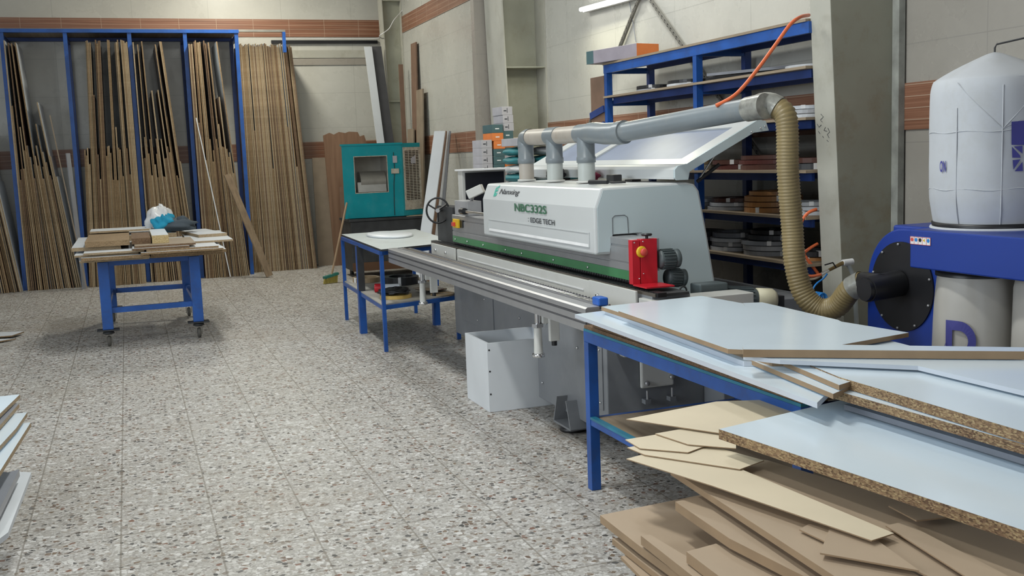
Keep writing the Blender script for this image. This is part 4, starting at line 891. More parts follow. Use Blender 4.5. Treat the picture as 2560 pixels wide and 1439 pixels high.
# filter bag above
bgc = Vector((3.56, 3.66, bz1)); RB = .262
fb = thing('filter_bag', 'tall white fabric filter bag hanging from a wire above the collector', 'bag', (bgc.x, bgc.y, bz1))
def rad_prof(z):  # height above bz1
    H = 1.89-bz1
    if z < .02: return .93
    if z < H*.12: return .95+.05*(z/(H*.12))
    return 1.0
g = MB(); SEG = 64; prof = []
H = 1.90-bz1; levels = [0.0, .03, .08, .13, .18, .24, .30, .36, .42, .48, .53, .57, .60, H*.995]
levels = [l for l in levels if l < H] + [H]
vs = []
for z in levels:
    base_r = .90+.10*min(1, z/.10)
    if z > H-.05: base_r = 1-.05*((z-(H-.05))/.05)**2
    for k in range(SEG):
        a = 2*math.pi*k/SEG
        q = .025*math.cos(4*(a-.6)) + .006*math.sin(9*a+z*14) - .02*math.exp(-((z-H*.12)/.012)**2) - .015*math.exp(-((z-H*.55)/.012)**2)
        rr_ = RB*(base_r+q); vs.append((bgc.x+rr_*math.cos(a), bgc.y+rr_*math.sin(a), bz1+z))
TP = (bgc.x-.01, bgc.y, 2.02)
for f in (.62, .3, .06):
    for k in range(SEG):
        a = 2*math.pi*k/SEG; rr_ = RB*f*(1+.05*math.cos(4*(a-.6)))
        vs.append((TP[0]+rr_*math.cos(a), TP[1]+rr_*math.sin(a), 1.90+(2.02-1.90)*(1-f)))
nl = len(levels)+3
fs = [(i*SEG+k, i*SEG+(k+1) % SEG, (i+1)*SEG+(k+1) % SEG, (i+1)*SEG+k) for i in range(nl-1) for k in range(SEG)]
fs.append(tuple((nl-1)*SEG+k for k in range(SEG)))
g.add(vs, fs, 0, True); bagm = g.build('bag', m_bag, fb, subsurf=1)
def bagpt(a, z, off=.004):
    q = .025*math.cos(4*(a-.6)); br = .90+.10*min(1, (z-bz1)/.10); rr_ = RB*(br+q)+off; return Vector((bgc.x+rr_*math.cos(a), bgc.y+rr_*math.sin(a), z))
g = MB()
for a in (3.35, 4.75): g.tube([bagpt(a, bz1+.02+k*.055, .001) for k in range(10)], .0025, 5)
for zz in (H*.27, H*.65, H*.985): g.tube([bagpt(2*math.pi*k/48, bz1+zz+.004*math.sin(k), -.001 if zz < H*.9 else -.014) for k in range(49)], .0028, 5)
for a in (3.35, 4.75, 5.6):
    g.tube([bagpt(a+(4.05-a)*k/9, bz1+H*.97-k*.022, .000) for k in range(10)], .002, 5)
g.tube([bagpt(4.05, bz1+.02+k*.058, .000) for k in range(11)], .0025, 5)
g.build('seams', m_bag, bagm)
MB().lathe([(RB*.96, 0), (RB*.97, .018), (RB*.9, .018)], (bgc.x, bgc.y, bz1+.008), seg=48).build('clamp_ring', m_black, fb)
MB().lathe([(RB*1.0, 0), (RB*.99, .008), (RB*.6, .008)], (bgc.x, bgc.y, bz1), seg=48).build('bag_hem', m_bag, fb)
g = MB().tube([(TP[0], TP[1], 2.0), (TP[0], TP[1], 2.03), (TP[0]+.01, TP[1], 2.045), (TP[0]+.25, TP[1]-.2, 2.10)], .004, 8)
g.build('hanging_hook', m_dark, fb)
def angof(px, py, zref):
    # bearing on the bag surface seen at px
    d = ray(px, py); dx, dy = d.x, d.y; ex, ey = -bgc.x, -bgc.y
    A_ = dx*dx+dy*dy; B_ = 2*(ex*dx+ey*dy); C_ = ex*ex+ey*ey-RB*RB; D_ = B_*B_-4*A_*C_
    t_ = (-B_-math.sqrt(max(0, D_)))/(2*A_); x, y = dx*t_, dy*t_; return math.atan2(y-bgc.y, x-bgc.x), 1.65+d.z*t_
def bagtext(s, px0, px1, ytop, ybot, mat, nm, n=1):
    a0, zb = angof(px0, ybot, 0); a1, zb2 = angof(px1, ybot, 0); _, ztp = angof((px0+px1)/2, ytop, 0)
    text(s, bagpt(a0, zb), bagpt(a1, zb2), ztp-zb, (0, 0, 1), mat, fb, nm, bold=.03)
bagtext('ON', 2349, 2365, 402, 430, m_textb, 'lettering')
# blue logo blocks on the right side
def bagpoly(pts, mat, nm):
    g = MB(); vs = []
    for px, py in pts:
        a, z = angof(px, py, 0); vs.append(bagpt(a, z, .006))
    g.add(vs, [tuple(range(len(vs)))]); return g
g = MB()
for pts in ([(2528, 304), (2575, 300), (2575, 362), (2528, 362)], [(2529, 366), (2550, 388), (2551, 394), (2530, 394)], [(2534, 366), (2556, 364), (2556, 384)], [(2531, 400), (2551, 398), (2533, 424)], [(2536, 428), (2556, 404), (2557, 427)]):
    q = bagpoly(pts, None, None); g.add(q.v, q.f)
g.build('emblem', m_textb, fb, label='dark blue square emblem with white diagonal bars')
# lower translucent bag
lb = thing('collection_bag', 'translucent plastic dust bag clamped below the blue collector bar', 'bag', (3.55, 3.55, 0))
g = MB(); vs = []; lv = [0.02, .1, .3, .5, .7, .85, .95, 1.0]; lbr = [.15, .17, .178, .178, .176, .172, .165, .16]
for i, f in enumerate(lv):
    for k in range(48):
        a = 2*math.pi*k/48; rr_ = lbr[i]*(1+.02*math.sin(7*a+i)+.015*math.cos(4*a)); vs.append((3.45+rr_*math.cos(a), 3.64+rr_*math.sin(a), f*(bz0-.012)))
g.add(vs, [(i*48+k, i*48+(k+1) % 48, (i+1)*48+(k+1) % 48, (i+1)*48+k) for i in range(len(lv)-1) for k in range(48)] + [tuple(range(48))], 0, True)
lbm = g.build('bag', m_film, lb, subsurf=1)
MB().lathe([(.166, 0), (.166, .025), (.15, .025)], (3.45, 3.64, bz0-.035), seg=40).build('clamp_ring', m_black, lb)
sv = bgc.copy(), RB; bgc = Vector((3.45, 3.64, 0)); RB = .18
a0, zb = angof(2366, 868, 0); a1, _ = angof(2440, 868, 0)
def lpt(a, z, off=.006): return Vector((bgc.x+(RB+off)*math.cos(a), bgc.y+(RB+off)*math.sin(a), z))
_, zt_ = angof(2400, 802, 0)
# letter D as a curved band
g = MB(); HT = zt_-zb+.05
def dshape(o, n=14):
    pts = [(0+o, 0+o), (.45, 0+o)]
    for k in range(1, n): t_ = math.pi*(-.5+k/n); pts.append((.45+(.55-o)*math.cos(t_), .5+(.5-o)*math.sin(t_)))
    return pts+[(.45, 1-o), (0+o, 1-o)]
O, I = dshape(0), dshape(.24)
vs = [lpt(a0+(a1-a0)*u, zb-.05+HT*v) for u, v in O+I]; n = len(O)
g.add(vs, [(i, (i+1) % n, (i+1) % n+n, i+n) for i in range(n)]); g.build('lettering', m_textb, lbm)
text('A', lpt(a0-.03, zb+.004), lpt(a0+.06, zb+.004), .018, (0, 0, 1), m_textb, lbm, 'lettering')
bgc, RB = sv
# second lower bag at frame edge
lb2 = thing('collection_bag', 'second translucent dust bag cut off by right edge of photo', 'bag', (3.55, 2.95, 0))
MB().lathe([(.15, .02), (.17, .1), (.178, .6), (.17, bz0-.06), (.16, bz0-.012)], (3.52, 3.26, 0), seg=40).build('bag', m_film, lb2)
# ================================================================ AIR LINE AT COLUMN 3
al = thing('air_line', 'white air pipe with tee, valve and regulator fixed beside the column', 'pipe', (3.85, 5.0, 0))
T0 = at(2118, 656, 'y', 5.0); T1 = at(2135, 690, 'y', 5.0); 
MB().tube([T0, T1, (T1.x+.06, 5.0, .0+.02)], .013, 12).build('white_pipe', m_pvcw, al)
MB().tube([T0+Vector((-.03, 0, 0)), T0+Vector((.035, 0, .003))], .019, 12).build('tee', m_textw, al)
V0 = at(2070, 676, 'y', 4.97); MB().tube([T0+Vector((-.03, 0, 0)), V0], [.012, .009], 10).build('valve_body', pmat('brass', (.25, .18, .08), .35, metal=.8), al)
MB().tube([at(2090, 668, 'y', 4.96), at(2082, 656, 'y', 4.95), at(2062, 662, 'y', 4.95)], .004, 8).build('valve_lever', m_black, al)
MB().tube([V0, at(2052, 686, 'y', 4.95)], .010, 10).build('hose_fitting', m_chrome, al)
cps = [at(x, y, 'y', 4.9) for x, y in ((2068, 684), (2058, 696), (2042, 708), (2033, 722), (2036, 735))]
MB().tube(catmull(cps, 6), .005, 8).build('blue_hose', m_bluec, al)
cc = at(2047, 743, 'y', 4.86); g = MB(); co = []
for k in range(120): a = k*.42; co.append((cc.x+math.cos(a)*.025, 4.82+k*.0006+math.sin(a*.3)*.004, cc.z+math.sin(a)*.028))
g.tube(co, .0035, 6); g.tube([(cc.x+.02, 4.86, cc.z), at(2058, 760, 'y', 4.85), at(2052, 785, 'y', 4.85), at(2056, 800, 'y', 4.85)], .005, 8); g.build('coiled_hose', m_bluec, al)
g = MB().tube(catmull([at(x, y, 'y', 4.93) for x, y in ((2052, 686), (2030, 690), (2005, 688))], 6), .0085, 8); g.build('orange_hose', m_orange, al)
MB().tube(catmull([at(x, y, 'y', 4.95) for x, y in ((2050, 690), (2035, 697), (2008, 699))], 6), .006, 8).build('beige_hose', m_beige, al)
MB().tube(catmull([at(x, y, 'y', 5.32) for x, y in ((2041, 523), (2020, 532), (2005, 552), (2001, 575), (2001, 600), (2004, 625), (2020, 650), (2045, 683))], 6), .010, 8).build('air_hose', m_orange, **tags('orange air hose looping beside column below the shelves', 'hose'))
MB().tube(catmull([at(x, y, 'y', 5.34) for x, y in ((2044, 609), (2025, 620), (2006, 636), (2000, 650))], 6), .010, 8).build('air_hose', m_orange, **tags('short piece of orange hose crossing behind the ribbed hose', 'hose'))
op = [at(2022, 38, 'y', 5.15)] + [at(x, y, 'y', v) for x, y, v in ((2000, 43, 5.0), (1975, 62, 4.95), (1940, 110, 4.9), (1900, 165, 4.85), (1860, 215, 4.8), (1830, 243, 4.78), (1790, 264, 4.8))]
MB().tube(catmull(op, 8), .010, 10).build('air_hose', m_orange, **tags('long orange hose arching from shelf top down to the grey pipe', 'hose'))
# ================================================================ BLUE SHELF UNIT
su_ = thing('shelf_unit', 'blue steel shelf unit with wooden shelves along the right wall', 'shelf', (3.98, 6.7, 0))
SX0, SX1 = 3.76, 4.20; SY = [8.06, 6.60, 5.30]
for y in SY[:2]:
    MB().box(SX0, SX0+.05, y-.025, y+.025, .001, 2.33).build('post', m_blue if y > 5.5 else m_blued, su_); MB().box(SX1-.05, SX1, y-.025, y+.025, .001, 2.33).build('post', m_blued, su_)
lev = [2.352, 2.085, 1.79, 1.48, 1.205, .925, .50]
for z in lev:
    MB().box(SX0-.01, SX1, SY[2], SY[0]+.03, z, z+.016).build('shelf_board', m_ply, su_)
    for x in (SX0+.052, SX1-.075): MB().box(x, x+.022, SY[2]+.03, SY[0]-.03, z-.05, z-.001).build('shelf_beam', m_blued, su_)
MB().box(SX0-.002, SX0+.03, SY[2]-.02, SY[0]+.03, 2.285, 2.351).build('top_beam', m_blue, su_)
for z in (2.04, 2.30, 1.75):
    for y in (SY[0], SY[1]): MB().box(SX0+.052, SX1-.052, y-.02, y+.02, z-.02, z+.025).build('end_beam', m_blue, su_)
MB().box(SX0+.0, SX0+.012, SY[0]+.03, SY[0]+.30, 1.62, 2.27).build('side_sheet', m_brown2, su_, label='brown board closing the shelf end')
for z in (2.0, 1.87, 1.76): MB().bar((SX0-.008, SY[0]+.03, z), (SX0-.008, SY[0]+.30, z-.05), .014, .055).build('side_brace', m_blued, su_)
for z in lev[3:6]: MB().add([(SX1-.12, 5.42, z-.001), (SX1-.12, 5.42, z-.12), (SX1-.12, 5.55, z-.001), (SX1-.10, 5.42, z-.001), (SX1-.10, 5.42, z-.12), (SX1-.10, 5.55, z-.001)], [(0,1,2),(3,5,4),(0,3,4,1),(1,4,5,2),(2,5,3,0)]).build('gusset', m_dark, su_)
# carton on top
ct = thing('carton', 'long grey carton with orange end lying on top of shelf unit', 'box', (3.8, 8.0, 2.37))
g = MB(); a = at(1484, 147, 'z', 2.37); b_ = at(1590, 146, 'z', 2.37)
g.prism([(3.66, 8.20), (3.80, 7.56), (4.02, 7.61), (3.88, 8.25)], 'z', 2.37, 2.475, 0); g.m = [0, 0, 0, 1, 0, 0]
g.build('carton_body', [pmat('mauve_carton', (.30, .27, .31), .5), m_cardo], ct, bevel=.002)
g = MB(); g.prism([(3.6585, 8.202), (3.679, 8.11), (3.682, 8.11), (3.662, 8.203)], 'z', 2.37, 2.474); g.build('dark_end_print', m_cardt, ct)
# diagonal braces on the wall
def brace(x0, y0, x1, y1, lab):
    a, b_ = at(x0, y0, 'x', 4.225), at(x1, y1, 'x', 4.225); d = (b_-a)
    g = MB().bar(a, b_, .006, .035, up=(1, 0, 0)); g.bar(a+Vector((-.012, 0, 0)), b_+Vector((-.012, 0, 0)), .03, .004, up=(1, 0, 0)); n = int(d.length/.06)
    o = g.build('wall_brace', m_galv, **tags(lab, 'brace')); h = MB()
    for k in range(n): p = a+d*((k+.5)/n); h.box(p.x-.0165, p.x-.0155, p.y-.008, p.y+.008, p.z-.012, p.z+.012)
    h.build('slots', m_black, o)
brace(1612, -40, 1455, 360, 'perforated diagonal steel brace on right wall falling towards the second column')
brace(1600, -40, 1960, 470, 'perforated diagonal steel brace on right wall passing behind the shelves')
MB().tube([at(1568, -30, 'x', 4.235), at(1590, 105, 'x', 4.235)], .004, 6).build('wall_cable', m_greyl, **tags('thin grey cable running down the right wall beside tube lamp', 'cable'))
# rolls on the shelves
def shelf_stack(y, z, items, x=3.98, where='', grp=None):
    zz = z+.0165
    for i, (cname, h, Rr) in enumerate(items):
        jx, jy = random.uniform(-.012, .012), random.uniform(-.015, .015)
        order = 'bottom' if i == 0 else ('top' if i == len(items)-1 else ('second' if i == 1 else ('third' if i == 2 else 'fourth' if i == 3 else 'fifth')))
        nm = dict(white='white', grey='grey', lgrey='pale grey', black='black', char='charcoal', brown='dark brown', maroon='maroon', honey='honey brown', tan='tan', cream='cream')[cname]
        lab = ('%s edge band roll, %s of its pile, %s' % (nm, order, where)) if len(items) > 1 else '%s edge band roll lying alone %s' % (nm, where)
        roll((x+jx, y+jy, zz), Rr, Rr-.045-(i % 2)*.01, h, m_roll[cname], lab, group='edge band rolls on the shelves', sy=1.12)
        zz += h+.0055
z2, z3, z4, z5, z6, z7 = lev[1:]
shelf_stack(7.05, z2, [('white', .022, .17), ('black', .02, .16)], where='on upper shelf left of middle post')
shelf_stack(7.6, z2, [('lgrey', .02, .16), ('black', .022, .15)], where='on upper shelf near the left end')
shelf_stack(5.55, z2, [('white', .022, .15)], where='on upper shelf beside column')
for i, (a, b_, lb_) in enumerate((((3.80, 6.45), (4.05, 5.80), 'white flat profile strip lying on upper shelf, top one'), ((3.84, 6.5), (4.08, 5.80), 'black flat profile strip lying on upper shelf under the white one'))):
    g = MB().bar((*a, z2+.055-i*.024), (*b_, z2+.055-i*.024), .09 if i == 0 else .14, .018); g.build('profile_strip', m_greyl if i == 0 else m_black, **tags(lb_, 'profile'))
shelf_stack(7.3, z3, [('black', .03, .18), ('char', .03, .17)], where='on third shelf behind the long pipe')
shelf_stack(5.60, z3, [('white', .022, .17), ('lgrey', .022, .17), ('white', .02, .15)], where='on third shelf beside column')
shelf_stack(7.05, z4, [('cream', .03, .18), ('tan', .025, .17), ('cream', .02, .17)], where='on fourth shelf under the raised lid')
shelf_stack(6.42, z4, [('maroon', .03, .16), ('brown', .028, .16)], where='on fourth shelf right of middle post')
shelf_stack(6.02, z4, [('brown', .03, .19), ('maroon', .025, .19), ('brown', .025, .18)], where='on fourth shelf behind the ribbed hose')
shelf_stack(5.55, z4, [('char', .035, .15), ('brown', .03, .15)], where='on fourth shelf beside column')
shelf_stack(7.0, z5, [('white', .03, .19), ('white', .025, .18)], where='on fifth shelf left of middle post')
shelf_stack(6.42, z5, [('lgrey', .022, .19), ('white', .022, .19), ('brown', .024, .17)], where='on fifth shelf right of middle post')
shelf_stack(5.98, z5, [('honey', .03, .185), ('honey', .03, .18), ('honey', .032, .18), ('honey', .025, .15)], where='on fifth shelf beside the ribbed hose')
shelf_stack(5.56, z5, [('white', .022, .16), ('white', .022, .15), ('lgrey', .022, .15)], where='on fifth shelf beside column')
shelf_stack(6.95, z6, [('char', .03, .18), ('grey', .03, .18), ('char', .03, .18)], where='on sixth shelf left of middle post')
shelf_stack(6.42, z6, [('white', .025, .18), ('lgrey', .025, .18), ('white', .024, .18), ('grey', .03, .17)], where='on sixth shelf right of middle post')
shelf_stack(5.98, z6, [('grey', .028, .19), ('lgrey', .03, .19), ('grey', .025, .19), ('char', .03, .17), ('black', .025, .15)], where='on sixth shelf beside the ribbed hose')
shelf_stack(5.56, z6, [('honey', .02, .15), ('black', .03, .15)], where='on sixth shelf beside column')
shelf_stack(6.42, z7, [('tan', .05, .16), ('black', .04, .18), ('char', .04, .17)], where='on lowest shelf right of middle post')
shelf_stack(5.95, z7, [('black', .04, .2), ('char', .035, .2), ('black', .04, .19), ('black', .03, .18)], where='on lowest shelf behind the ribbed hose')
shelf_stack(5.54, z7, [('char', .05, .16), ('black', .05, .15)], where='on lowest shelf beside column')
# ================================================================ HARDWARE BOXES NEAR SECOND COLUMN
hc = thing('low_cupboard', 'plain grey cupboard hidden behind machine carrying the hardware boxes', 'cupboard', (3.6, 10.3, 0))
MB().box(3.36, 3.80, 10.10, 10.52, .05, 1.05).build('body', m_greyl, hc); MB().box(3.34, 3.81, 10.08, 10.53, 1.0505, 1.07).build('top', m_greyl, hc); MB().box(3.38, 3.78, 10.12, 10.5, .001, .049).build('plinth', m_dark, hc)
COLS = {'w': m_cardw, 'o': m_cardo, 't': m_cardt}
NMC = {'w': 'pale grey', 'o': 'orange', 't': 'dark teal'}
def boxes(x, w, y, seq, side):
    z = 1.071; n = len(seq)
    for i, (c, h, dx) in enumerate(seq):
        t = thing('hardware_box', '%s hardware carton, %s from the top in the %s column of cartons' % (NMC[c], ['topmost', 'second', 'third', 'fourth', 'fifth', 'sixth', 'seventh', 'eighth', 'ninth', 'tenth', 'eleventh', 'twelfth', 'thirteenth', 'fourteenth'][n-1-i], side), 'box', (x+dx, y, z), 'stacked hardware cartons')
        MB().box(x+dx, x+dx+w-.004, y, y+.30, z, z+h-.0015).build('carton', COLS[c], t, bevel=.0015)
        if c == 'w': MB().box(x+dx+w*.45, x+dx+w*.5, y-.0012, y-.0002, z+h*.25, z+h*.8).build('print', m_textk, t)
        MB().box(x+dx+w*(.28 if c != 'w' else .15), x+dx+w*(.62 if c != 'w' else .4), y-.0012, y-.0002, z+h*.42, z+h*.55).build('print', m_textw if c != 'w' else m_textk, t)
        z += h
    return z
boxes(3.37, .115, 10.19, [('w', .08, 0)]*1 + [('w', .083, 0)]*3 + [('o', .085, 0), ('w', .085, 0), ('w', .08, 0), ('w', .08, 0), ('w', .08, 0)], 'left')
boxes(3.49, .12, 10.18, [('w', .085, 0), ('w', .085, 0), ('t', .08, 0), ('t', .085, 0.002), ('o', .082, .004), ('t', .075, 0), ('t', .078, .003), ('t', .075, .004), ('o', .08, .01), ('o', .08, -.004), ('t', .085, -.005)], 'middle')
boxes(3.615, .115, 10.20, [('w', .09, 0), ('w', .09, 0), ('w', .085, 0), ('w', .085, .004), ('w', .08, 0), ('o', .075, 0), ('w', .072, .0), ('t', .08, -.002), ('o', .08, -.003), ('t', .085, -.01), ('w', .08, 0), ('w', .08, -.003), ('w', .085, -.01)], 'right')
# bags of glue behind the pipes
bt = thing('low_bench', 'plain wooden bench hidden behind hood carrying piled bags', 'bench', (3.7, 9.3, 0))
MB().box(3.30, 4.15, 9.02, 9.80, .95, 1.0).build('bench_top', m_ply, bt)
for x in (3.35, 4.1):
    for y in (9.06, 9.75): MB().box(x-.03, x+.03, y-.03, y+.03, .001, .949).build('leg', m_dark, bt)
cols = [m_plasw, m_cardo, m_plasw, m_tealb, m_plasw, m_tealb, m_plasw, m_tealb, m_tealb]
nmx = ['white', 'orange', 'white', 'teal', 'white', 'teal', 'white', 'teal', 'teal']
ords = ['lowest', 'second', 'third', 'fourth', 'fifth', 'sixth', 'seventh', 'eighth', 'ninth']
for cidx, (x, lab) in enumerate(((3.43, 'left pile by second column'), (3.69, 'middle pile between the pipes'), (3.95, 'right pile behind the lid'))):
    for k in range(9 if cidx < 2 else 8):
        z = 1.001+k*.08; g = blob((x, 9.32+random.uniform(-.02, .02), z+.036), (.116, .25, .040), 100+cidx*10+k, .12, seg=22, rings=10, flat=.036)
        g.build('glue_bag', cols[(k+cidx) % 9], **tags('%s plastic sack of glue, %s in the %s' % (nmx[(k+cidx) % 9], ords[k], lab), 'sack', 'sacks piled behind the machine'))
MB().box(3.34, 3.80, 9.04, 9.5, 1.73, 1.80).build('carton', m_cardw, **tags('flat white carton lying on the left pile of sacks', 'box'), bevel=.003)
MB().box(3.50, 3.95, 9.06, 9.6, 1.801, 1.815).build('flat_board', m_kraft, **tags('thin cream board lying on top of the white carton', 'board'))
blob((2.825, 6.92, 1.505), (.052, .11, .045), 55, .4, flat=.041).build('black_cloth', m_black, **tags('crumpled black cloth lying on hood behind first pipe', 'cloth'))
blob((2.825, 6.34, 1.495), (.05, .11, .035), 56, .4, flat=.031).build('maroon_cloth', m_redc, **tags('crumpled maroon cloth lying on hood between second and third pipe', 'cloth'))
g = MB(); g.prism([(2.55, 6.52), (2.62, 6.38), (2.80, 6.40), (2.76, 6.52)], 'z', 1.4635, 1.465); 
# ================================================================ TUBE LAMP ON THE WALL
tl = thing('tube_lamp', 'lit white tube lamp mounted high on right wall above shelves', 'lamp', (4.18, 8.95, 3.0))
a, b_ = at(1452, 24, 'x', 4.16), at(1600, -16, 'x', 4.16)
MB().bar(a+Vector((.045, 0, 0)), b_+Vector((.045, 0, 0)), .05, .05).build('fixture', m_textw, tl); MB().tube([a, b_], .019, 12).build('tube', m_tubeon, tl)
# tube lamps added out of view as light sources for the hall
for nm, x, y, zl, pw, cl_ in UNSEEN_LAMPS:
    t = thing('ceiling_lamp', 'lit tube lamp hanging under ceiling in the %s part of hall' % nm, 'lamp', (x, y, zl), 'hanging tube lamps')
    dz_ = zl-4.6
    MB().box(x-.1, x+.1, y-.65, y+.65, 4.62+dz_, 4.66+dz_).build('reflector', m_textw, t)
    MB().tube([(x, y-.62, 4.60+dz_), (x, y+.62, 4.60+dz_)], .016, 10).build('tube', m_tubeon, t)
    for s in (-.5, .5): MB().tube([(x, y+s, 4.66+dz_), (x, y+s, ZC-.001)], .003, 6).build('hanging_wire', m_dark, t)
# cable across corner column
MB().tube(catmull([at(1030, -20, 'x', 4.2), at(1010, 20, 'y', 16.5), at(985, 50, 'y', 16.4), at(972, 72, 'y', 16.45), at(950, 88, 'y', 16.5), at(940, 96, 'y', 17.1), at(850, 97, 'y', 17.23), at(712, 96, 'y', 17.24)], 6), .007, 6).build('white_cable', m_textw, **tags('white cable sagging across corner column to the back wall', 'cable'))
# marker scribbles on the column
g = MB()
for pts in (((2050, 285), (2056, 292), (2048, 300), (2053, 305)), ((2040, 310), (2044, 318), (2050, 312)), ((2060, 318), (2056, 326), (2064, 328)), ((2066, 320), (2070, 330), (2064, 336), (2068, 345)), ((2042, 328), (2046, 334)), ((2052, 340), (2054, 344)), ((2062, 350), (2066, 354))):
    P = [at(x, y, 'x', 3.798-.0) for x, y in pts]
    P = [Vector((3.90-.105*p.z/2.0-.001, p.y, p.z)) for p in P]; g.tube(P, .0016, 5)
g.build('pen_marks', m_textk, **tags('small handwritten black pen marks on the third column', 'marks'))
# ================================================================ NEAR BOARD TABLE
nt_ = thing('board_table', 'blue steel table with teal trimmed frame carrying white panels in front', 'table', (2.5, 3.8, 0))
TX0, TX1, TY0, TY1 = 2.03, 2.92, 2.90, 4.675; ZT = .79
for x in (TX0+.025, TX1-.025):
    for y in (TY0+.025, TY1-.025): MB().box(x-.025, x+.025, y-.025, y+.025, .001, ZT-.051).build('leg', m_blue, nt_, bevel=.002)
for z, nm, h in ((ZT, 'top_rail', .05), (.36, 'shelf_rail', .03)):
    MB().box(TX0+.003, TX0+.03, TY0+.051, TY1-.051, z-h, z-.0005).build(nm, m_blue, nt_) if z < .5 else MB().box(TX0, TX0+.03, TY0, TY1, z-h, z).build(nm, m_blue, nt_); MB().box(TX1-.03, TX1, TY0, TY1, z-h, z).build(nm, m_blue, nt_)
    MB().box(TX0+.031, TX1-.031, TY0, TY0+.03, z-h, z).build(nm, m_blue, nt_); MB().box(TX0+.031, TX1-.031, TY1-.03, TY1, z-h, z).build(nm, m_blue, nt_)
    MB().box(TX0+.0005, TX0+.03, TY0+(.051 if z < .5 else 0), TY1-(.051 if z < .5 else 0), z+.0005, z+.012).build('teal_trim', m_teal, nt_)
MB().box(TX0+.004, TX1, TY0, TY1, ZT+.0125, ZT+.028).build('tabletop', m_chipd, nt_)
MB().box(TX0+.031, TX1-.031, TY0+.031, TY1-.031, .345, .36).build('lower_shelf', m_ply, nt_)
def slab(pts, z, th, mat, em, lab, name='laminated_board', group=None, cat='board', extra=None):
    P = [at(x, y, 'z', z) for x, y in pts]
    poly = [(p.x, p.y) for p in P]
    return MB().prism(poly, 'z', z-th, z, 0, 1).build(name, [mat, em], **tags(lab, cat, group))
z0_ = .875
MB().box(2.045, 2.60, 2.92, 4.60, .8185, .846, 0).build('brown_board', [m_chipd], **tags('lower dark chipboard sheet lying on table under the white panels', 'board'))
MB().box(2.06, 2.58, 2.94, 4.55, .8465, .8745, 0).build('brown_board', [m_chipd], **tags('upper dark chipboard sheet lying on table under the white panels', 'board'))
slab([(1437, 785), (1560, 770), (2090, 960), (2043, 1006)], z0_+.018, .0175, m_white, m_wedge, 'lowest long white panel overhanging the blue table edge')
slab([(1512, 775), (1700, 752), (2010, 880), (1990, 903), (1860, 903)], z0_+.036, .0175, m_white, m_wedge, 'white panel second from the bottom on the blue table')
slab([(1503, 766), (1753, 739), (1870, 760), (2300, 870), (2395, 895), (1930, 905)], z0_+.054, .0175, m_white, m_mdfe, 'white panel whose far corner sits next to the blue rail cap')
slab([(1857, 757), (1905, 755), (2095, 799), (2120, 812), (1900, 820)], z0_+.056, .0015, m_white, m_mdfe, 'thin white panel strip at far edge of the panel pile')
slab([(1546, 777), (1760, 747), (2272, 831), (2000, 880), (1820, 872)], z0_+.076, .0165, m_white, m_mdfe, 'large white panel with brown edge, widest on the blue table')
slab([(1690, 836), (1780, 848), (1900, 872), (1805, 876)], z0_+.060, .003, m_white, m_mdfe, 'small white offcut tucked below the widest panel')
slab([(1857, 864), (1880, 859), (2093, 861), (2600, 868), (2600, 878), (1858, 873)], z0_+.112, .026, m_white, m_mdfe, 'long white plank with thick brown edge running to the right edge')
slab([(1858, 888), (2000, 882), (2500, 889), (2700, 925), (2700, 1010), (2295, 914), (1950, 899)], z0_+.083, .014, m_white, m_wedge, 'white panel with white edging bent corner under the brown edged plank')
slab([(2025, 912), (2300, 905), (2700, 930), (2700, 1120), (2098, 942)], z0_+.062, .030, m_white, m_chip, 'upper white worktop panel with exposed coarse chipboard edge')
slab([(1960, 908), (2200, 915), (2700, 1040), (2700, 1150), (2080, 973), (2000, 935)], z0_+.030, .026, m_white, m_chip, 'lower white worktop panel with exposed coarse chipboard edge')
slab([(1862, 893), (1930, 890), (2150, 955), (2083, 984)], z0_+.040, .016, m_white, m_mdfe, 'narrow white panel with brown edge ending at lower chipboard edged worktop')
slab([(1958, 903), (2010, 902), (2160, 942), (2098, 962)], z0_+.058, .016, m_white, m_mdfe, 'short white panel with brown edge ending at upper chipboard edged worktop')
# MDF heap in front
def mdf(pts, z, th, lab, pale=False, mat=None, em=None): return slab(pts, z, th, mat or (m_mdfl if pale else m_mdf), em or m_mdfe, lab, 'mdf_offcut', cat='offcut')
slab([(1797, 1072), (1840, 1062), (2100, 1000), (2620, 1160), (2620, 1345)], .825, .030, m_white, m_chip, 'nearest white panel with coarse chipboard edge lying on offcut heap')
slab([(2110, 1010), (2160, 1004), (2640, 1130), (2640, 1170)], .845, .016, m_greyl, m_greyl, 'grey panel strip lying beneath the chipboard edged worktops', 'laminated_board')
mdf([(1565, 1047), (1790, 1003), (1925, 998), (2150, 1010), (2150, 1110), (1800, 1082)], .765, .003, 'pale thin sheet with pointed tip at the top of the heap', True)
mdf([(1638, 1083), (1725, 1068), (1840, 1075), (1840, 1120), (1720, 1110)], .757, .003, 'small pale sheet under the pointed sheet tip', True)
mdf([(1563, 1098), (1650, 1084), (1800, 1100), (1720, 1130), (1600, 1120)], .752, .003, 'pale sheet whose left corner points at the table leg', True)
mdf([(1568, 1118), (1700, 1092), (1910, 1150), (1850, 1172), (1612, 1136)], .747, .003, 'pale sheet with stepped left corner in upper heap', True)
mdf([(1566, 1146), (1612, 1134), (1836, 1165), (2235, 1332), (2179, 1350), (1780, 1213)], .742, .003, 'long narrow pale strip crossing the whole heap diagonally', True)
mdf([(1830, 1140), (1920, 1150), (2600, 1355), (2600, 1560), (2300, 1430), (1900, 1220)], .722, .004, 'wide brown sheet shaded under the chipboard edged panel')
mdf([(2214, 1313), (2258, 1303), (2600, 1480), (2470, 1475)], .736, .003, 'narrow light strip at right bottom of the heap')
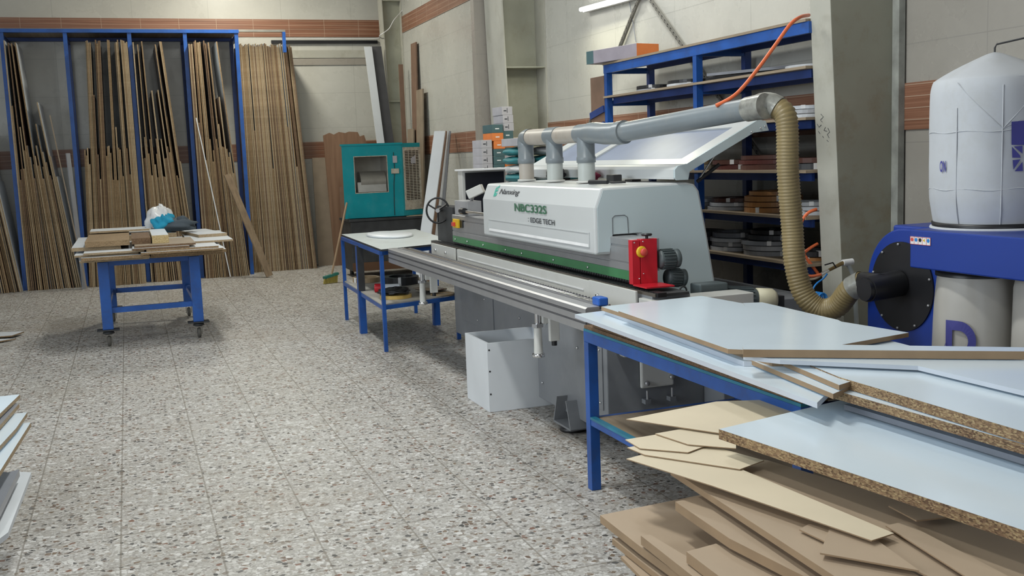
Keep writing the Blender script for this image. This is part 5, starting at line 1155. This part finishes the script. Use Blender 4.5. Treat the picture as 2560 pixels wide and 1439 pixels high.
mdf([(2221, 1263), (2258, 1254), (2380, 1290), (2291, 1300)], .742, .0035, 'small brown offcut under the near panel edge')
mdf([(2077, 1312), (2180, 1340), (2298, 1425), (2050, 1381)], .730, .004, 'small wedge shaped light offcut beside the long strip end')
mdf([(1998, 1322), (2022, 1309), (2120, 1325), (2110, 1375), (2057, 1350)], .724, .0035, 'small brown offcut behind the wedge shaped one')
mdf([(1795, 1215), (1810, 1205), (1900, 1225), (1880, 1235), (1850, 1232)], .728, .003, 'tiny pale offcut wedged under the long pale strip')
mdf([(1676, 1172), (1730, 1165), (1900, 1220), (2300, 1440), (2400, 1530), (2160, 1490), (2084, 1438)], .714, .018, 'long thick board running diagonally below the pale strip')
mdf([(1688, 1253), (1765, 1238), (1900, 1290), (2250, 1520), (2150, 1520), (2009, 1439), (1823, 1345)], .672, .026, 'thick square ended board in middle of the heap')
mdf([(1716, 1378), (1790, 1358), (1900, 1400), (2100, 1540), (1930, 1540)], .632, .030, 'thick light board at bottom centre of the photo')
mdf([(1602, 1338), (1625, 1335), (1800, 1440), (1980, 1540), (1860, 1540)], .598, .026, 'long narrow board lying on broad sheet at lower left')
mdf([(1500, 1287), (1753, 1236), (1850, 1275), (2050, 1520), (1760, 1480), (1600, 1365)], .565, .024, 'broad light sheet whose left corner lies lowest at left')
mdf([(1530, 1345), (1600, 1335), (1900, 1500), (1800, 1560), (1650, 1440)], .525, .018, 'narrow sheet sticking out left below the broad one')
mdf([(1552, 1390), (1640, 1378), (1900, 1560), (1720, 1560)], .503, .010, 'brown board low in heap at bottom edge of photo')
for i, (dx, dy, z) in enumerate(((0, 0, .49), (.03, -.04, .46), (-.02, .02, .43), (.02, .0, .40), (.0, -.03, .37), (.03, .02, .34), (-.02, 0, .31))):
    MB().prism([(1.36+dx, 2.80+dy), (1.75+dx, 2.86+dy), (2.0+dx, 2.10+dy), (1.62+dx, 1.95+dy)], 'z', z-.022, z, 0, 1).build('mdf_offcut', [m_mdf, m_mdfe], **tags('brown board, %s down in the lower layers of the offcut heap' % ORD[i], 'offcut', 'boards low in the offcut heap'))
for i in range(11):
    z = .285-i*.026; dx = random.uniform(-.03, .03)
    MB().prism([(1.38+dx, 2.72+dx), (1.75, 2.80-dx), (2.0, 2.08), (1.60, 1.95)], 'z', z-.024, z, 0, 1).build('mdf_offcut', [m_mdf, m_mdfe], **tags('brown board, %s up from the floor at bottom of offcut heap' % ORD[10-i], 'offcut', 'boards low in the offcut heap'))
# ================================================================ BOARD STACK AT LEFT EDGE
def ls(pts, z, th, lab, mat=m_white, em=m_chipl): return slab(pts, z, th, mat, em, lab, cat='board')
ls([(-200, 1010), (50, 985), (-100, 1130), (-400, 1200)], .60, .018, 'white panel topmost of the stack at left photo edge')
ls([(-200, 1040), (48, 1008), (-60, 1130), (-300, 1250)], .575, .018, 'grey-white panel second from top in stack at left edge', m_greyl)
ls([(-200, 1060), (68, 1030), (40, 1070), (-80, 1200), (-300, 1300)], .55, .018, 'white panel third from top in stack at left edge')
ls([(-200, 1090), (77, 1055), (-40, 1240), (-300, 1400)], .52, .02, 'widest white panel in stack at left edge')
ls([(-200, 1150), (20, 1180), (48, 1172), (-30, 1330), (-300, 1400)], .42, .03, 'dark grey panel in the lower part of stack at left edge', m_greyl, m_greyl)
ls([(-200, 1200), (50, 1178), (78, 1180), (20, 1330), (-100, 1420), (-300, 1420)], .36, .02, 'long white panel near the floor in stack at left edge', m_whiteb, m_wedge)
for i in range(6):
    z = .335-i*.055; MB().prism([(-1.6, 5.9), (-.75, 6.0), (-.80, 5.0), (-1.7, 4.9)], 'z', z-.053, z, 0, 1).build('laminated_board', [m_whiteb, m_chipl], **tags('thick plain board, %s from floor in the stack at left edge' % ORD[5-i], 'board', 'bottom boards of the left stack'))
for i in range(2):
    MB().prism([(-1.5, 5.8), (-.78, 5.9), (-.82, 5.1), (-1.6, 5.0)], 'z', .37+i*.061, .425+i*.061-.005 if i == 0 else .495, 0, 1) 
slab([(-80, 832), (60, 828), (30, 838), (-60, 845)], .035, .012, m_whiteb, m_chipf, 'small white offcut lying on floor at left edge', 'floor_offcut')
slab([(-90, 850), (40, 845), (0, 852), (-60, 860)], .022, .012, m_whiteb, m_chipf, 'second flat offcut under the small one on floor at left edge', 'floor_offcut')
print('sheets', NB[0])
